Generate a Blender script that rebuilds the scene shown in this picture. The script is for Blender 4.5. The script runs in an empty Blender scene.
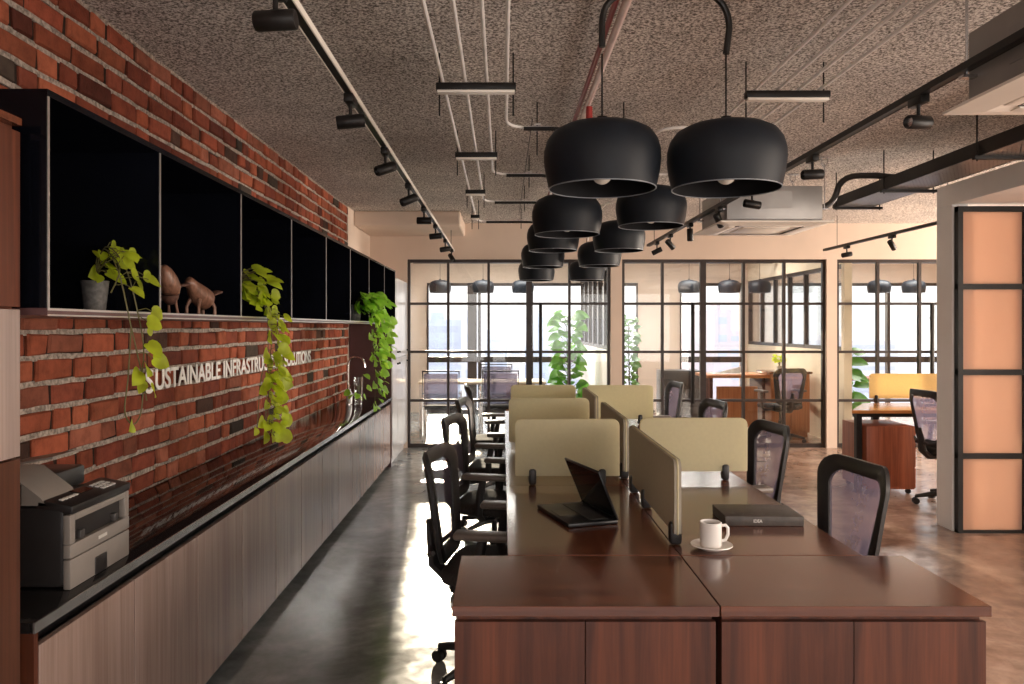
import bpy, bmesh, math, random
from mathutils import Vector, Matrix, Quaternion
random.seed(7)
S = bpy.context.scene
C = S.collection
PI = math.pi
def R(d): return math.radians(d)

# ------------------------------------------------------------------ materials
def new_mat(name):
    m = bpy.data.materials.new(name); m.use_nodes = True
    nt = m.node_tree; nt.nodes.clear()
    return m, nt, nt.nodes, nt.links
def ramp(ns, pts):
    r = ns.new('ShaderNodeValToRGB')
    els = r.color_ramp.elements
    while len(els) < len(pts): els.new(0.5)
    for e, (p, c) in zip(els, pts):
        e.position = p; e.color = (c[0], c[1], c[2], 1)
    return r
def coords(ns, ls, scale=(1, 1, 1), obj=True, rot=(0, 0, 0)):
    t = ns.new('ShaderNodeTexCoord'); mp = ns.new('ShaderNodeMapping')
    ls.new(t.outputs['Object' if obj else 'Generated'], mp.inputs['Vector'])
    mp.inputs['Scale'].default_value = scale; mp.inputs['Rotation'].default_value = rot
    return mp
def noise(ns, ls, mp, scale, detail=4, rough=.55, dist=0):
    n = ns.new('ShaderNodeTexNoise'); ls.new(mp.outputs[0], n.inputs['Vector'])
    n.inputs['Scale'].default_value = scale; n.inputs['Detail'].default_value = detail
    n.inputs['Roughness'].default_value = rough; n.inputs['Distortion'].default_value = dist
    return n
def bump(ns, ls, src, strength, dist, bsdf):
    b = ns.new('ShaderNodeBump'); b.inputs['Strength'].default_value = strength; b.inputs['Distance'].default_value = dist
    ls.new(src, b.inputs['Height']); ls.new(b.outputs[0], bsdf.inputs['Normal']); return b
def P(ns, ls, color=(.5, .5, .5), rough=.5, metal=0, spec=.5, out=True):
    b = ns.new('ShaderNodeBsdfPrincipled')
    b.inputs['Base Color'].default_value = (*color, 1); b.inputs['Roughness'].default_value = rough
    b.inputs['Metallic'].default_value = metal; b.inputs['Specular IOR Level'].default_value = spec
    if out:
        o = ns.new('ShaderNodeOutputMaterial'); ls.new(b.outputs[0], o.inputs[0])
    return b
def simple(name, color, rough=.5, metal=0, spec=.5, vary=.12, sc=12, bmp=0):
    """plain surface with a faint procedural variation"""
    m, nt, ns, ls = new_mat(name)
    b = P(ns, ls, color, rough, metal, spec)
    mp = coords(ns, ls); n = noise(ns, ls, mp, sc, 3)
    lo = [max(0, c * (1 - vary)) for c in color]; hi = [min(1, c * (1 + vary)) for c in color]
    r = ramp(ns, [(.35, lo), (.65, hi)]); ls.new(n.outputs['Fac'], r.inputs[0]); ls.new(r.outputs[0], b.inputs['Base Color'])
    if bmp:
        n2 = noise(ns, ls, mp, sc * 12, 2); bump(ns, ls, n2.outputs['Fac'], bmp, .002, b)
    return m
def wood(name, dark, light, axis='z', rough=.3, sc=1.0, spec=.5, coat=0.0):
    m, nt, ns, ls = new_mat(name)
    b = P(ns, ls, light, rough, 0, spec)
    k = {'x': (.35, 6, 6), 'y': (6, .35, 6), 'z': (7, 7, .3)}[axis]
    mp = coords(ns, ls, tuple(v * sc for v in k))
    n = noise(ns, ls, mp, 3.0, 6, .6, .6)
    r = ramp(ns, [(.3, dark), (.5, [(a + c) / 2 for a, c in zip(dark, light)]), (.7, light)])
    ls.new(n.outputs['Fac'], r.inputs[0])
    k2 = {'x': (1, 60, 60), 'y': (60, 1, 60), 'z': (60, 60, 1)}[axis]
    mp2 = coords(ns, ls, k2); n2 = noise(ns, ls, mp2, 2.0, 3)
    mx = ns.new('ShaderNodeMix'); mx.data_type = 'RGBA'; mx.blend_type = 'MULTIPLY'
    mx.inputs['Factor'].default_value = .45
    ls.new(r.outputs[0], mx.inputs['A']); ls.new(n2.outputs['Fac'], mx.inputs['B'])
    gain = ns.new('ShaderNodeMix'); gain.data_type = 'RGBA'; gain.blend_type = 'MULTIPLY'; gain.inputs['Factor'].default_value = 1
    gain.inputs['B'].default_value = (1.25, 1.25, 1.25, 1)
    ls.new(mx.outputs['Result'], gain.inputs['A']); ls.new(gain.outputs['Result'], b.inputs['Base Color'])
    if coat:
        b.inputs['Coat Weight'].default_value = coat; b.inputs['Coat Roughness'].default_value = .12
    bump(ns, ls, n2.outputs['Fac'], .05, .001, b)
    return m
def glass(name, tint=(.93, .95, .95), refl=.08, rough=0.0):
    m, nt, ns, ls = new_mat(name)
    t = ns.new('ShaderNodeBsdfTransparent'); t.inputs[0].default_value = (*tint, 1)
    g = ns.new('ShaderNodeBsdfGlossy'); g.inputs['Roughness'].default_value = rough; g.inputs['Color'].default_value = (1, 1, 1, 1)
    lw = ns.new('ShaderNodeLayerWeight'); lw.inputs['Blend'].default_value = .25
    mr = ns.new('ShaderNodeMapRange'); mr.inputs['To Min'].default_value = refl * .25; mr.inputs['To Max'].default_value = .45
    ls.new(lw.outputs['Fresnel'], mr.inputs['Value'])
    mp = coords(ns, ls, (1, 1, 1)); n = noise(ns, ls, mp, .8, 1)
    md = ns.new('ShaderNodeMath'); md.operation = 'MULTIPLY_ADD'; ls.new(n.outputs['Fac'], md.inputs[0]); md.inputs[1].default_value = .02
    ls.new(mr.outputs[0], md.inputs[2])
    x = ns.new('ShaderNodeMixShader'); ls.new(md.outputs[0], x.inputs[0]); ls.new(t.outputs[0], x.inputs[1]); ls.new(g.outputs[0], x.inputs[2])
    o = ns.new('ShaderNodeOutputMaterial'); ls.new(x.outputs[0], o.inputs[0])
    return m
def translucent(name, color, tcol=None, mixf=.5, rough=.5, see=0.0, vary=.08, sc=5, spec=.3, bmp=0):
    m, nt, ns, ls = new_mat(name)
    b = P(ns, ls, color, rough, 0, spec, out=False)
    mp = coords(ns, ls); n = noise(ns, ls, mp, sc, 2)
    lo = [c * (1 - vary) for c in color]; hi = [min(1, c * (1 + vary)) for c in color]
    r = ramp(ns, [(.35, lo), (.65, hi)]); ls.new(n.outputs['Fac'], r.inputs[0]); ls.new(r.outputs[0], b.inputs['Base Color'])
    if bmp:
        n2 = noise(ns, ls, mp, sc * 15, 2); bump(ns, ls, n2.outputs['Fac'], bmp, .002, b)
    t = ns.new('ShaderNodeBsdfTranslucent'); t.inputs[0].default_value = (*(tcol or color), 1)
    x = ns.new('ShaderNodeMixShader'); x.inputs[0].default_value = mixf
    ls.new(b.outputs[0], x.inputs[1]); ls.new(t.outputs[0], x.inputs[2]); last = x
    if see:
        tr = ns.new('ShaderNodeBsdfTransparent'); tr.inputs[0].default_value = (1, 1, 1, 1)
        y = ns.new('ShaderNodeMixShader'); y.inputs[0].default_value = see
        ls.new(x.outputs[0], y.inputs[1]); ls.new(tr.outputs[0], y.inputs[2]); last = y
    o = ns.new('ShaderNodeOutputMaterial'); ls.new(last.outputs[0], o.inputs[0])
    return m

def m_ceiling():
    m, nt, ns, ls = new_mat('rough_sprayed_ceiling')
    b = P(ns, ls, (.3, .27, .25), .95, 0, .15)
    mp = coords(ns, ls)
    n = noise(ns, ls, mp, 80, 3, .75); n2 = noise(ns, ls, mp, 1.3, 4, .6)
    r = ramp(ns, [(.40, (.15, .132, .118)), (.5, (.62, .565, .515)), (.59, (1.0, .95, .89))]); ls.new(n.outputs['Fac'], r.inputs[0])
    r2 = ramp(ns, [(.3, (.72, .72, .74)), (.7, (1.0, 1.0, 1.0))]); ls.new(n2.outputs['Fac'], r2.inputs[0])
    mx = ns.new('ShaderNodeMix'); mx.data_type = 'RGBA'; mx.blend_type = 'MULTIPLY'; mx.inputs['Factor'].default_value = 1
    ls.new(r.outputs[0], mx.inputs['A']); ls.new(r2.outputs[0], mx.inputs['B']); ls.new(mx.outputs['Result'], b.inputs['Base Color'])
    bump(ns, ls, n.outputs['Fac'], .7, .006, b)
    return m
def m_floor():
    m, nt, ns, ls = new_mat('polished_stone_floor')
    b = P(ns, ls, (.2, .2, .2), .2, 0, .6)
    mp = coords(ns, ls)
    n = noise(ns, ls, mp, 1.6, 7, .62, 1.2); n2 = noise(ns, ls, mp, 9, 5, .6, .5)
    r = ramp(ns, [(.3, (.14, .15, .148)), (.48, (.24, .255, .25)), (.62, (.34, .355, .345)), (.8, (.48, .49, .47))])
    ls.new(n.outputs['Fac'], r.inputs[0])
    rw = ramp(ns, [(.3, (.22, .14, .105)), (.5, (.36, .245, .19)), (.7, (.52, .39, .31))]); ls.new(n.outputs['Fac'], rw.inputs[0])  # browner ramp paints the warm light on the right half
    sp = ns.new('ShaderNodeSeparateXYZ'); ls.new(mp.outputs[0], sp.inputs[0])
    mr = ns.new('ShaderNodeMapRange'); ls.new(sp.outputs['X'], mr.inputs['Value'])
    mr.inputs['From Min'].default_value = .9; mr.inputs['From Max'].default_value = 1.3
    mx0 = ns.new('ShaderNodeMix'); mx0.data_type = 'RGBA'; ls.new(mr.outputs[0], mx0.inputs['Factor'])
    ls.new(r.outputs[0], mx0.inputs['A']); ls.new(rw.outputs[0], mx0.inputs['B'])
    r2 = ramp(ns, [(.35, (.8, .8, .8)), (.65, (1.1, 1.1, 1.1))]); ls.new(n2.outputs['Fac'], r2.inputs[0])
    mx = ns.new('ShaderNodeMix'); mx.data_type = 'RGBA'; mx.blend_type = 'MULTIPLY'; mx.inputs['Factor'].default_value = 1
    ls.new(mx0.outputs['Result'], mx.inputs['A']); ls.new(r2.outputs[0], mx.inputs['B']); ls.new(mx.outputs['Result'], b.inputs['Base Color'])
    r3 = ramp(ns, [(.3, (.13, .13, .13)), (.7, (.27, .27, .27))]); ls.new(n2.outputs['Fac'], r3.inputs[0]); ls.new(r3.outputs[0], b.inputs['Roughness'])
    bump(ns, ls, n2.outputs['Fac'], .03, .001, b)
    return m
def m_brick():
    m, nt, ns, ls = new_mat('red_brick')
    b = P(ns, ls, (.4, .1, .05), .85, 0, .2)
    a = ns.new('ShaderNodeAttribute'); a.attribute_name = 'brick_colour'
    mp = coords(ns, ls); n = noise(ns, ls, mp, 14, 5, .65); n2 = noise(ns, ls, mp, 90, 3, .6)
    r = ramp(ns, [(.3, (.62, .6, .6)), (.55, (1, 1, 1)), (.8, (1.25, 1.22, 1.2))]); ls.new(n.outputs['Fac'], r.inputs[0])
    mx = ns.new('ShaderNodeMix'); mx.data_type = 'RGBA'; mx.blend_type = 'MULTIPLY'; mx.inputs['Factor'].default_value = 1
    ls.new(a.outputs['Color'], mx.inputs['A']); ls.new(r.outputs[0], mx.inputs['B']); ls.new(mx.outputs['Result'], b.inputs['Base Color'])
    bump(ns, ls, n2.outputs['Fac'], .5, .006, b)
    return m

M = {}
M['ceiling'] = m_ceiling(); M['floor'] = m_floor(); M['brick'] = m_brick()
M['mortar'] = simple('cement_mortar', (.34, .29, .25), .95, 0, .1, .45, 60, .9)
M['joint'] = simple('joint_shade_dark', (.03, .02, .016), .95, 0, .1, .3, 30, .5)  # near-black tone stands in for the shade inside deep head joints
M['plaster'] = simple('beige_painted_plaster', (.68, .56, .47), .8, 0, .2, .05, 1.5)
M['cream'] = simple('cream_painted_wall', (.74, .62, .47), .8, 0, .2, .04, 2)
M['white_wall'] = simple('off_white_painted_wall', (.90, .88, .86), .6, 0, .3, .04, 2)
M['walnut_z'] = wood('walnut_upright_grain', (.035, .008, .004), (.15, .043, .020), 'z', .45)
M['walnut_x'] = wood('walnut_cross_grain', (.07, .019, .009), (.19, .062, .030), 'x', .2, 1.0, .6, .35)
M['walnut_y'] = wood('walnut_long_grain', (.07, .019, .009), (.19, .062, .030), 'y', .2, 1.0, .6, .35)
M['laminate'] = wood('greyed_walnut_laminate', (.25, .165, .135), (.38, .275, .235), 'z', .26, .6, .7, .3)
M['tall_wood'] = wood('reddish_walnut_veneer', (.045, .017, .010), (.13, .05, .03), 'z', .3, .6)
M['tall_pale'] = wood('pale_satin_veneer', (.25, .19, .17), (.36, .28, .25), 'z', .3, .5)
M['redwood'] = wood('red_brown_veneer', (.20, .05, .022), (.42, .12, .055), 'z', .35, 1.2)
M['orange_wood'] = wood('orange_desk_top', (.45, .18, .05), (.68, .32, .1), 'x', .18, 1.0, .6)
M['orange_slat'] = wood('orange_slatted_veneer', (.40, .14, .05), (.62, .26, .11), 'z', .35, 1.5)
M['granite'] = simple('black_polished_granite', (.012, .011, .011), .07, 0, .8, .5, 80)
M['black_gloss'] = simple('black_gloss_laminate', (.003, .0035, .006), .15, 0, .2, .2, 3)
M['black_in'] = simple('black_laminate_inside', (.003, .0033, .005), .35, 0, .3, .2, 3)
M['edge'] = simple('thin_aluminium_edge', (.55, .5, .47), .3, .7, .5, .05, 8)
M['steel'] = simple('brushed_steel', (.62, .62, .64), .25, .9, .5, .05, 30)
M['chrome'] = simple('polished_chrome', (.8, .8, .82), .08, 1, .5, .03, 5)
M['locker'] = simple('pale_grey_gloss_laminate', (.62, .62, .64), .14, 0, .7, .04, 2)
M['purple_panel'] = simple('dark_plum_laminate', (.095, .045, .045), .35, 0, .4, .1, 3)
M['black_metal'] = simple('matte_black_metal', (.011, .0095, .009), .42, 0, .3, .15, 20)
M['frame_metal'] = simple('dark_bronze_window_frame', (.035, .026, .024), .4, .2, .5, .15, 10)
M['pendant'] = simple('matte_blue_black_shade', (.008, .011, .016), .5, 0, .25, .15, 8)
M['pendant_in'] = simple('black_shade_inside', (.01, .01, .012), .6, 0, .3, .15, 8)
M['rim'] = simple('pale_shade_rim', (.25, .27, .3), .35, .2, .5, .05, 8)
M['bulb'] = simple('opal_glass_bulb', (.8, .78, .72), .2, 0, .5, .03, 4)
M['pipe'] = simple('galvanised_pipe', (.9, .87, .84), .3, 0, .5, .1, 10)
M['pipe_dark'] = simple('black_conduit', (.012, .010, .009), .45, .1, .4, .2, 10)
M['red_pipe'] = simple('red_painted_pipe', (.34, .035, .03), .35, 0, .5, .1, 10)
M['pink_pipe'] = simple('pale_highlight_pipe', (.78, .60, .55), .25, .1, .5, .1, 10)  # pale tint holds the painted highlights of the red pipe
M['ac_body'] = simple('galvanised_ac_casing', (.34, .33, .32), .45, .5, .5, .1, 4)
M['ac_panel'] = simple('white_ac_fascia', (.90, .84, .76), .4, 0, .4, .03, 4)
M['ac_dark'] = simple('dark_grille_slot', (.05, .04, .035), .6)
M['plastic'] = simple('black_plastic', (.02, .019, .02), .42, 0, .45, .15, 15, .1)
M['plastic2'] = simple('charcoal_plastic', (.05, .046, .045), .35, 0, .5, .1, 15)
M['arm_pad'] = simple('grey_brown_armpad', (.16, .13, .11), .35, 0, .5, .1, 15)
M['mesh'] = translucent('black_chair_mesh', (.075, .065, .085), (.22, .19, .27), .5, .5, .34, .1, 40)
M['seat_fabric'] = simple('dark_seat_fabric', (.045, .04, .038), .85, 0, .2, .2, 90, .4)
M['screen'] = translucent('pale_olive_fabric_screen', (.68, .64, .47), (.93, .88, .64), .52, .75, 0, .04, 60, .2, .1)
M['screen_long'] = translucent('shaded_fabric_screen', (.44, .40, .34), (.55, .5, .38), .3, .75, 0, .04, 60, .2, .1)  # lengthwise screens: same fabric, darkened in colour for being out of the sun
M['screen_y'] = translucent('yellow_fabric_screen', (.84, .71, .42), (.97, .82, .50), .45, .75, 0, .04, 60, .2, .1)
M['peach'] = translucent('peach_frosted_glass', (.60, .44, .36), (.78, .58, .46), .72, .2, 0, .05, 2, .5)
M['glass'] = glass('clear_glass')
M['glass2'] = glass('outer_window_glass', (.96, .97, .98), .05)
M['white_ceramic'] = simple('white_glazed_ceramic', (.8, .77, .74), .12, 0, .6, .02, 5)
M['coffee'] = simple('dark_coffee', (.03, .012, .006), .1)
M['laptop'] = simple('black_laptop_shell', (.022, .022, .024), .3, .3, .5, .1, 20)
M['laptop_screen'] = simple('glossy_dark_display', (.006, .006, .007), .06, 0, .6, .1, 5)
M['keys'] = simple('dark_grey_keys', (.06, .058, .055), .5)
M['box_paper'] = simple('dark_grey_printed_card', (.075, .062, .055), .45, 0, .4, .2, 25)
M['print_pale'] = simple('pale_grey_print', (.55, .53, .5), .6)
M['sign_white'] = simple('white_acrylic_letters', (.85, .83, .80), .4)
M['printer_black'] = simple('printer_black_shell', (.018, .016, .016), .35, 0, .5, .1, 10)
M['printer_grey'] = simple('printer_silver_front', (.24, .215, .195), .4, .1, .5, .05, 10)
M['leaf_y'] = translucent('yellow_green_leaf', (.44, .54, .03), (.74, .84, .04), .5, .4, 0, .35, 14, .5)
M['leaf_g'] = translucent('fresh_green_leaf', (.27, .52, .05), (.50, .82, .09), .5, .4, 0, .35, 14, .5)
M['leaf_d'] = translucent('deep_green_leaf', (.07, .22, .025), (.14, .38, .04), .4, .4, 0, .35, 14, .5)
M['vine'] = simple('brown_green_vine', (.10, .09, .03), .6)
M['pot_wire'] = simple('grey_woven_pot', (.12, .115, .115), .6, 0, .4, .3, 60)
M['soil'] = simple('dark_soil', (.03, .02, .015), .95)
M['carved'] = wood('carved_brown_wood', (.10, .045, .028), (.28, .14, .09), 'z', .4, 3)
M['carved_dark'] = wood('dark_carved_wood', (.05, .025, .02), (.14, .07, .05), 'x', .45, 3)
M['concrete_far'] = simple('hazy_pale_concrete', (.86, .82, .82), .9, 0, .1, .06, .1)  # distance haze is put into the pale base colours of the skyline
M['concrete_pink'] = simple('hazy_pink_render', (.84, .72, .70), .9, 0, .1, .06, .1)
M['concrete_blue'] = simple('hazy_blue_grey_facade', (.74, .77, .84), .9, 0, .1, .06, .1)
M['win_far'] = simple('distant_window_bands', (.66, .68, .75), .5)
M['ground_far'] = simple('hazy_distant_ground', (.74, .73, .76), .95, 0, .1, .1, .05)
M['paper'] = simple('white_paper', (.8, .78, .74), .7)
M['duct'] = simple('black_flexible_duct', (.02, .018, .017), .5)
def m_tray():
    m, nt, ns, ls = new_mat('perforated_galvanised_tray')
    b = P(ns, ls, (.28, .27, .27), .35, .7, .5, out=False)
    mp = coords(ns, ls, (1, 1, 1))
    sp = ns.new('ShaderNodeSeparateXYZ'); ls.new(mp.outputs[0], sp.inputs[0])
    def tri(outp, per):
        a = ns.new('ShaderNodeMath'); a.operation = 'PINGPONG'; ls.new(outp, a.inputs[0]); a.inputs[1].default_value = per; return a
    a = tri(sp.outputs['X'], .0125); c = tri(sp.outputs['Y'], .02)
    ga = ns.new('ShaderNodeMath'); ga.operation = 'GREATER_THAN'; ls.new(a.outputs[0], ga.inputs[0]); ga.inputs[1].default_value = .006
    gc = ns.new('ShaderNodeMath'); gc.operation = 'GREATER_THAN'; ls.new(c.outputs[0], gc.inputs[0]); gc.inputs[1].default_value = .008
    mu = ns.new('ShaderNodeMath'); mu.operation = 'MULTIPLY'; ls.new(ga.outputs[0], mu.inputs[0]); ls.new(gc.outputs[0], mu.inputs[1])
    t = ns.new('ShaderNodeBsdfTransparent'); x = ns.new('ShaderNodeMixShader')
    ls.new(mu.outputs[0], x.inputs[0]); ls.new(b.outputs[0], x.inputs[1]); ls.new(t.outputs[0], x.inputs[2])
    o = ns.new('ShaderNodeOutputMaterial'); ls.new(x.outputs[0], o.inputs[0]); return m
M['tray'] = m_tray()

# ------------------------------------------------------------------ mesh builder
class MB:
    def __init__(s): s.b = bmesh.new()
    def _xf(s, vs, mtx):
        if mtx is not None: bmesh.ops.transform(s.b, matrix=mtx, verts=vs)
    def box(s, x0, x1, y0, y1, z0, z1, bev=0, mtx=None, seg=2):
        vs = bmesh.ops.create_cube(s.b, size=1)['verts']
        for v in vs:
            v.co = Vector(((x0 + x1) / 2 + v.co.x * (x1 - x0), (y0 + y1) / 2 + v.co.y * (y1 - y0), (z0 + z1) / 2 + v.co.z * (z1 - z0)))
        if bev:
            es = {e for v in vs for e in v.link_edges}
            r = bmesh.ops.bevel(s.b, geom=list(es), offset=bev, segments=seg, profile=.5, affect='EDGES')
            vs = list({v for f in r['faces'] for v in f.verts} | {v for v in vs if v.is_valid})
        s._xf(vs, mtx); return s
    def quad(s, pts):
        s.b.faces.new([s.b.verts.new(p) for p in pts]); return s
    def rings(s, rings, closed=True, cap0=True, cap1=True, loop=False):
        vr = [[s.b.verts.new(p) for p in r] for r in rings]
        n = len(vr[0]); k = len(vr)
        for i in range(k - (0 if loop else 1)):
            a, c = vr[i], vr[(i + 1) % k]
            for j in range(n if closed else n - 1):
                s.b.faces.new((a[j], a[(j + 1) % n], c[(j + 1) % n], c[j]))
        if not loop:
            if cap0: s.b.faces.new(list(reversed(vr[0])))
            if cap1: s.b.faces.new(vr[-1])
        return s
    def tube(s, pts, r, n=10, loop=False, flat=None, cap=True):
        pts = [Vector(p) for p in pts]; k = len(pts)
        rs = r if isinstance(r, (list, tuple)) else [r] * k
        rings = []; up = None
        for i, p in enumerate(pts):
            a = pts[(i - 1) % k] if (i or loop) else p
            c = pts[(i + 1) % k] if (i < k - 1 or loop) else p
            t = (c - a).normalized()
            if up is None:
                up = Vector((0, 0, 1)) if abs(t.z) < .9 else Vector((0, 1, 0))
            u = (up - t * up.dot(t))
            if u.length < 1e-5: u = t.orthogonal()
            u.normalize(); up = u; w = t.cross(u)
            f = flat or (1, 1)
            rings.append([p + (u * math.cos(2 * PI * j / n) * f[0] + w * math.sin(2 * PI * j / n) * f[1]) * rs[i] for j in range(n)])
        return s.rings(rings, True, cap, cap, loop)
    def cyl(s, p0, p1, r0, r1=None, n=16, cap=True): return s.tube([p0, p1], [r0, r0 if r1 is None else r1], n, cap=cap)
    def lathe(s, prof, c=(0, 0, 0), n=40, cap0=False, cap1=False):
        return s.rings([[(c[0] + r * math.cos(2 * PI * j / n), c[1] + r * math.sin(2 * PI * j / n), c[2] + z) for j in range(n)] for r, z in prof], True, cap0, cap1)
    def prism(s, pts, vec):
        v = Vector(vec); return s.rings([[Vector(p) for p in pts], [Vector(p) + v for p in pts]])
    def build(s, name, mat, parent=None, smooth=35, mtx=None):
        if mtx is not None: bmesh.ops.transform(s.b, matrix=mtx, verts=s.b.verts)
        bmesh.ops.recalc_face_normals(s.b, faces=s.b.faces)
        me = bpy.data.meshes.new(name); s.b.to_mesh(me); s.b.free()
        for m in (mat if isinstance(mat, (list, tuple)) else [mat]): me.materials.append(m)
        if smooth:
            me.polygons.foreach_set('use_smooth', [True] * len(me.polygons)); me.set_sharp_from_angle(angle=R(smooth))
        o = bpy.data.objects.new(name, me); C.objects.link(o)
        if parent: o.parent = parent
        return o
def tag(o, label=None, cat=None, group=None, kind=None):
    if label: o['label'] = label
    if cat: o['category'] = cat
    if group: o['group'] = group
    if kind: o['kind'] = kind
    return o
def thing(name, label, cat, loc=(0, 0, 0), rz=0, group=None):
    o = bpy.data.objects.new(name, None); C.objects.link(o); o.location = loc; o.rotation_euler = (0, 0, rz); o.empty_display_size = .1
    return tag(o, label, cat, group)
def struct(name, mb, mat, label=None, cat=None, smooth=None):
    return tag(mb.build(name, mat, None, smooth), label, cat, None, 'structure')
def kids(o): return [c for c in bpy.data.objects if c.parent == o]
def dup(root, label, loc, rz=None, group=None):
    def cp(o, par):
        c = o.copy(); C.objects.link(c); c.parent = par
        for k in kids(o): cp(k, c)
        return c
    r = cp(root, None); r.location = loc
    if rz is not None: r.rotation_euler = (0, 0, rz)
    r['label'] = label
    if group: r['group'] = group
    return r
def box1(x0, x1, y0, y1, z0, z1, bev=0): return MB().box(x0, x1, y0, y1, z0, z1, bev)
def arc(p0, p1, p2, n=8):
    p0, p1, p2 = Vector(p0), Vector(p1), Vector(p2)
    return [(p0 * (1 - t) ** 2 + p1 * 2 * t * (1 - t) + p2 * t * t) for t in [i / n for i in range(n + 1)]]

H = 2.784; XW = -1.65; YG = 9.54; YO = 13.5; XR = 9.0; YB = -3.0

# ------------------------------------------------------------------ room shell
struct('floor', box1(-1.9, XR + .2, YB - .2, YO + .25, -.15, 0), M['floor'], 'polished stone floor, grey, with a warm light tint painted in on the desk side', 'floor')
struct('ceiling', box1(-1.9, XR + .2, YB - .2, YO + .25, H, H + .2), M['ceiling'], 'rough grey sprayed concrete ceiling over the whole office', 'ceiling')

def brick_wall():
    m = MB()
    bm = m.b
    lay = bm.verts.layers.float_color.new('brick_colour')
    rnd = random.Random(3)
    ch = .0925; z = .012; row = 0
    pal = [(.45, .12, .062), (.50, .145, .075), (.40, .10, .055), (.36, .095, .055), (.46, .155, .095), (.30, .075, .045), (.20, .055, .036), (.12, .062, .045), (.09, .065, .05)]
    wts = [6, 5, 6, 4, 3, 3, 2, 1.4, 1.2]
    y0, y1 = .2, 8.2
    while z < H - .02:
        zt = min(z + ch - .019, H - .001)
        y = y0 - rnd.random() * .15
        k = row % 2
        while y < y1:
            L = (.215 if (k % 2 == 0) ^ (rnd.random() < .28) else .105) * rnd.uniform(.92, 1.08)
            k += 1
            a, c = max(y, y0), min(y + L, y1)
            y += L + rnd.uniform(.016, .030)
            if c - a < .03: continue
            col = rnd.choices(pal, wts)[0]; f = rnd.uniform(.42, .82); col = (col[0] * f, col[1] * f, col[2] * f, 1)
            d = rnd.uniform(-.006, .006); j = lambda s=.005: rnd.uniform(-s, s)
            za, zb = z + j(.002), zt + j(.002)
            outer = [(XW - .008 + d, a + j(), za + j()), (XW - .008 + d, c + j(), za + j()), (XW - .008 + d, c + j(), zb + j()), (XW - .008 + d, a + j(), zb + j())]
            cy, cz = (a + c) / 2, (za + zb) / 2
            inner = [(XW + d + j(.003), p[1] + (.006 if p[1] < cy else -.006), p[2] + (.006 if p[2] < cz else -.006)) for p in outer]
            base = [(XW - .05, p[1], p[2]) for p in outer]
            V = [[bm.verts.new(p) for p in r] for r in (base, outer, inner)]
            for r in V:
                for v in r: v[lay] = col
            for q in range(2):
                for t in range(4): bm.faces.new((V[q][t], V[q][(t + 1) % 4], V[q + 1][(t + 1) % 4], V[q + 1][t]))
            bm.faces.new(V[2])
        z += ch; row += 1
    o = struct('wall_left_brick', m, M['brick'], 'exposed red brick wall above and below the black shelf', 'brick wall', 25)
    mb = MB(); z = .012 - .019
    while z < H:
        n = 90; rows = []
        for i in range(n + 1):
            y = y0 + (y1 - y0) * i / n
            jj = rnd.uniform(-.0035, .0035); x = XW - .007 + rnd.uniform(-.004, .003)
            rows.append([(XW - .05, y, z - .002), (x, y, z - .001 + jj), (x, y, min(z + .020 + jj, H)), (XW - .05, y, min(z + .021, H))])
        mb.rings(rows, True); z += ch
    struct('wall_left_mortar_bed', mb, M['mortar'], 'grey cement bed joints of the brick wall', 'mortar', 30)
brick_wall()
struct('wall_left', box1(XW - .2, XW - .014, .2, 8.2, 0, H), M['joint'], 'masonry core behind the brick face', 'wall')
struct('wall_left_near', box1(XW - .2, XW, YB, .2, 0, H), M['plaster'], 'beige plastered side wall behind the camera', 'wall')
struct('wall_left_far', box1(XW - .2, XW, 8.2, YO, 0, H), M['plaster'], 'beige plastered wall beyond the brick wall', 'wall')
struct('ceiling_beam', box1(XW, -.47, 8.5, YG, 2.62, H, .02), M['plaster'], 'shallow plastered beam where brick wall ends at the ceiling', 'beam')
# back wall with a wide window behind the camera
bw = MB().box(XW, -1.2, YB - .15, YB, 0, H).box(5.4, XR, YB - .15, YB, 0, H).box(-1.2, 5.4, YB - .15, YB, 0, .5).box(-1.2, 5.4, YB - .15, YB, 2.45, H)
struct('wall_back', bw, M['plaster'], 'beige wall with a wide window behind the camera', 'wall')
struct('window_1', box1(-1.2, 5.4, YB - .09, YB - .08, .5, 2.45), M['glass2'], 'wide window behind the camera', 'window')
# glazed partition wall line
gw = MB().box(XW, 9.0, YG, YG + .12, 2.34, H).box(XW, -1.19, YG, YG + .12, 0, 2.34).box(1.335, 1.475, YG, YG + .12, 0, 2.34).box(4.01, 4.14, YG, YG + .12, 0, 2.34).box(6.8, 9, YG, YG + .12, 0, 2.34)
struct('wall_partition', gw, M['plaster'], 'beige wall above and between the three glazed partitions', 'wall')
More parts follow.
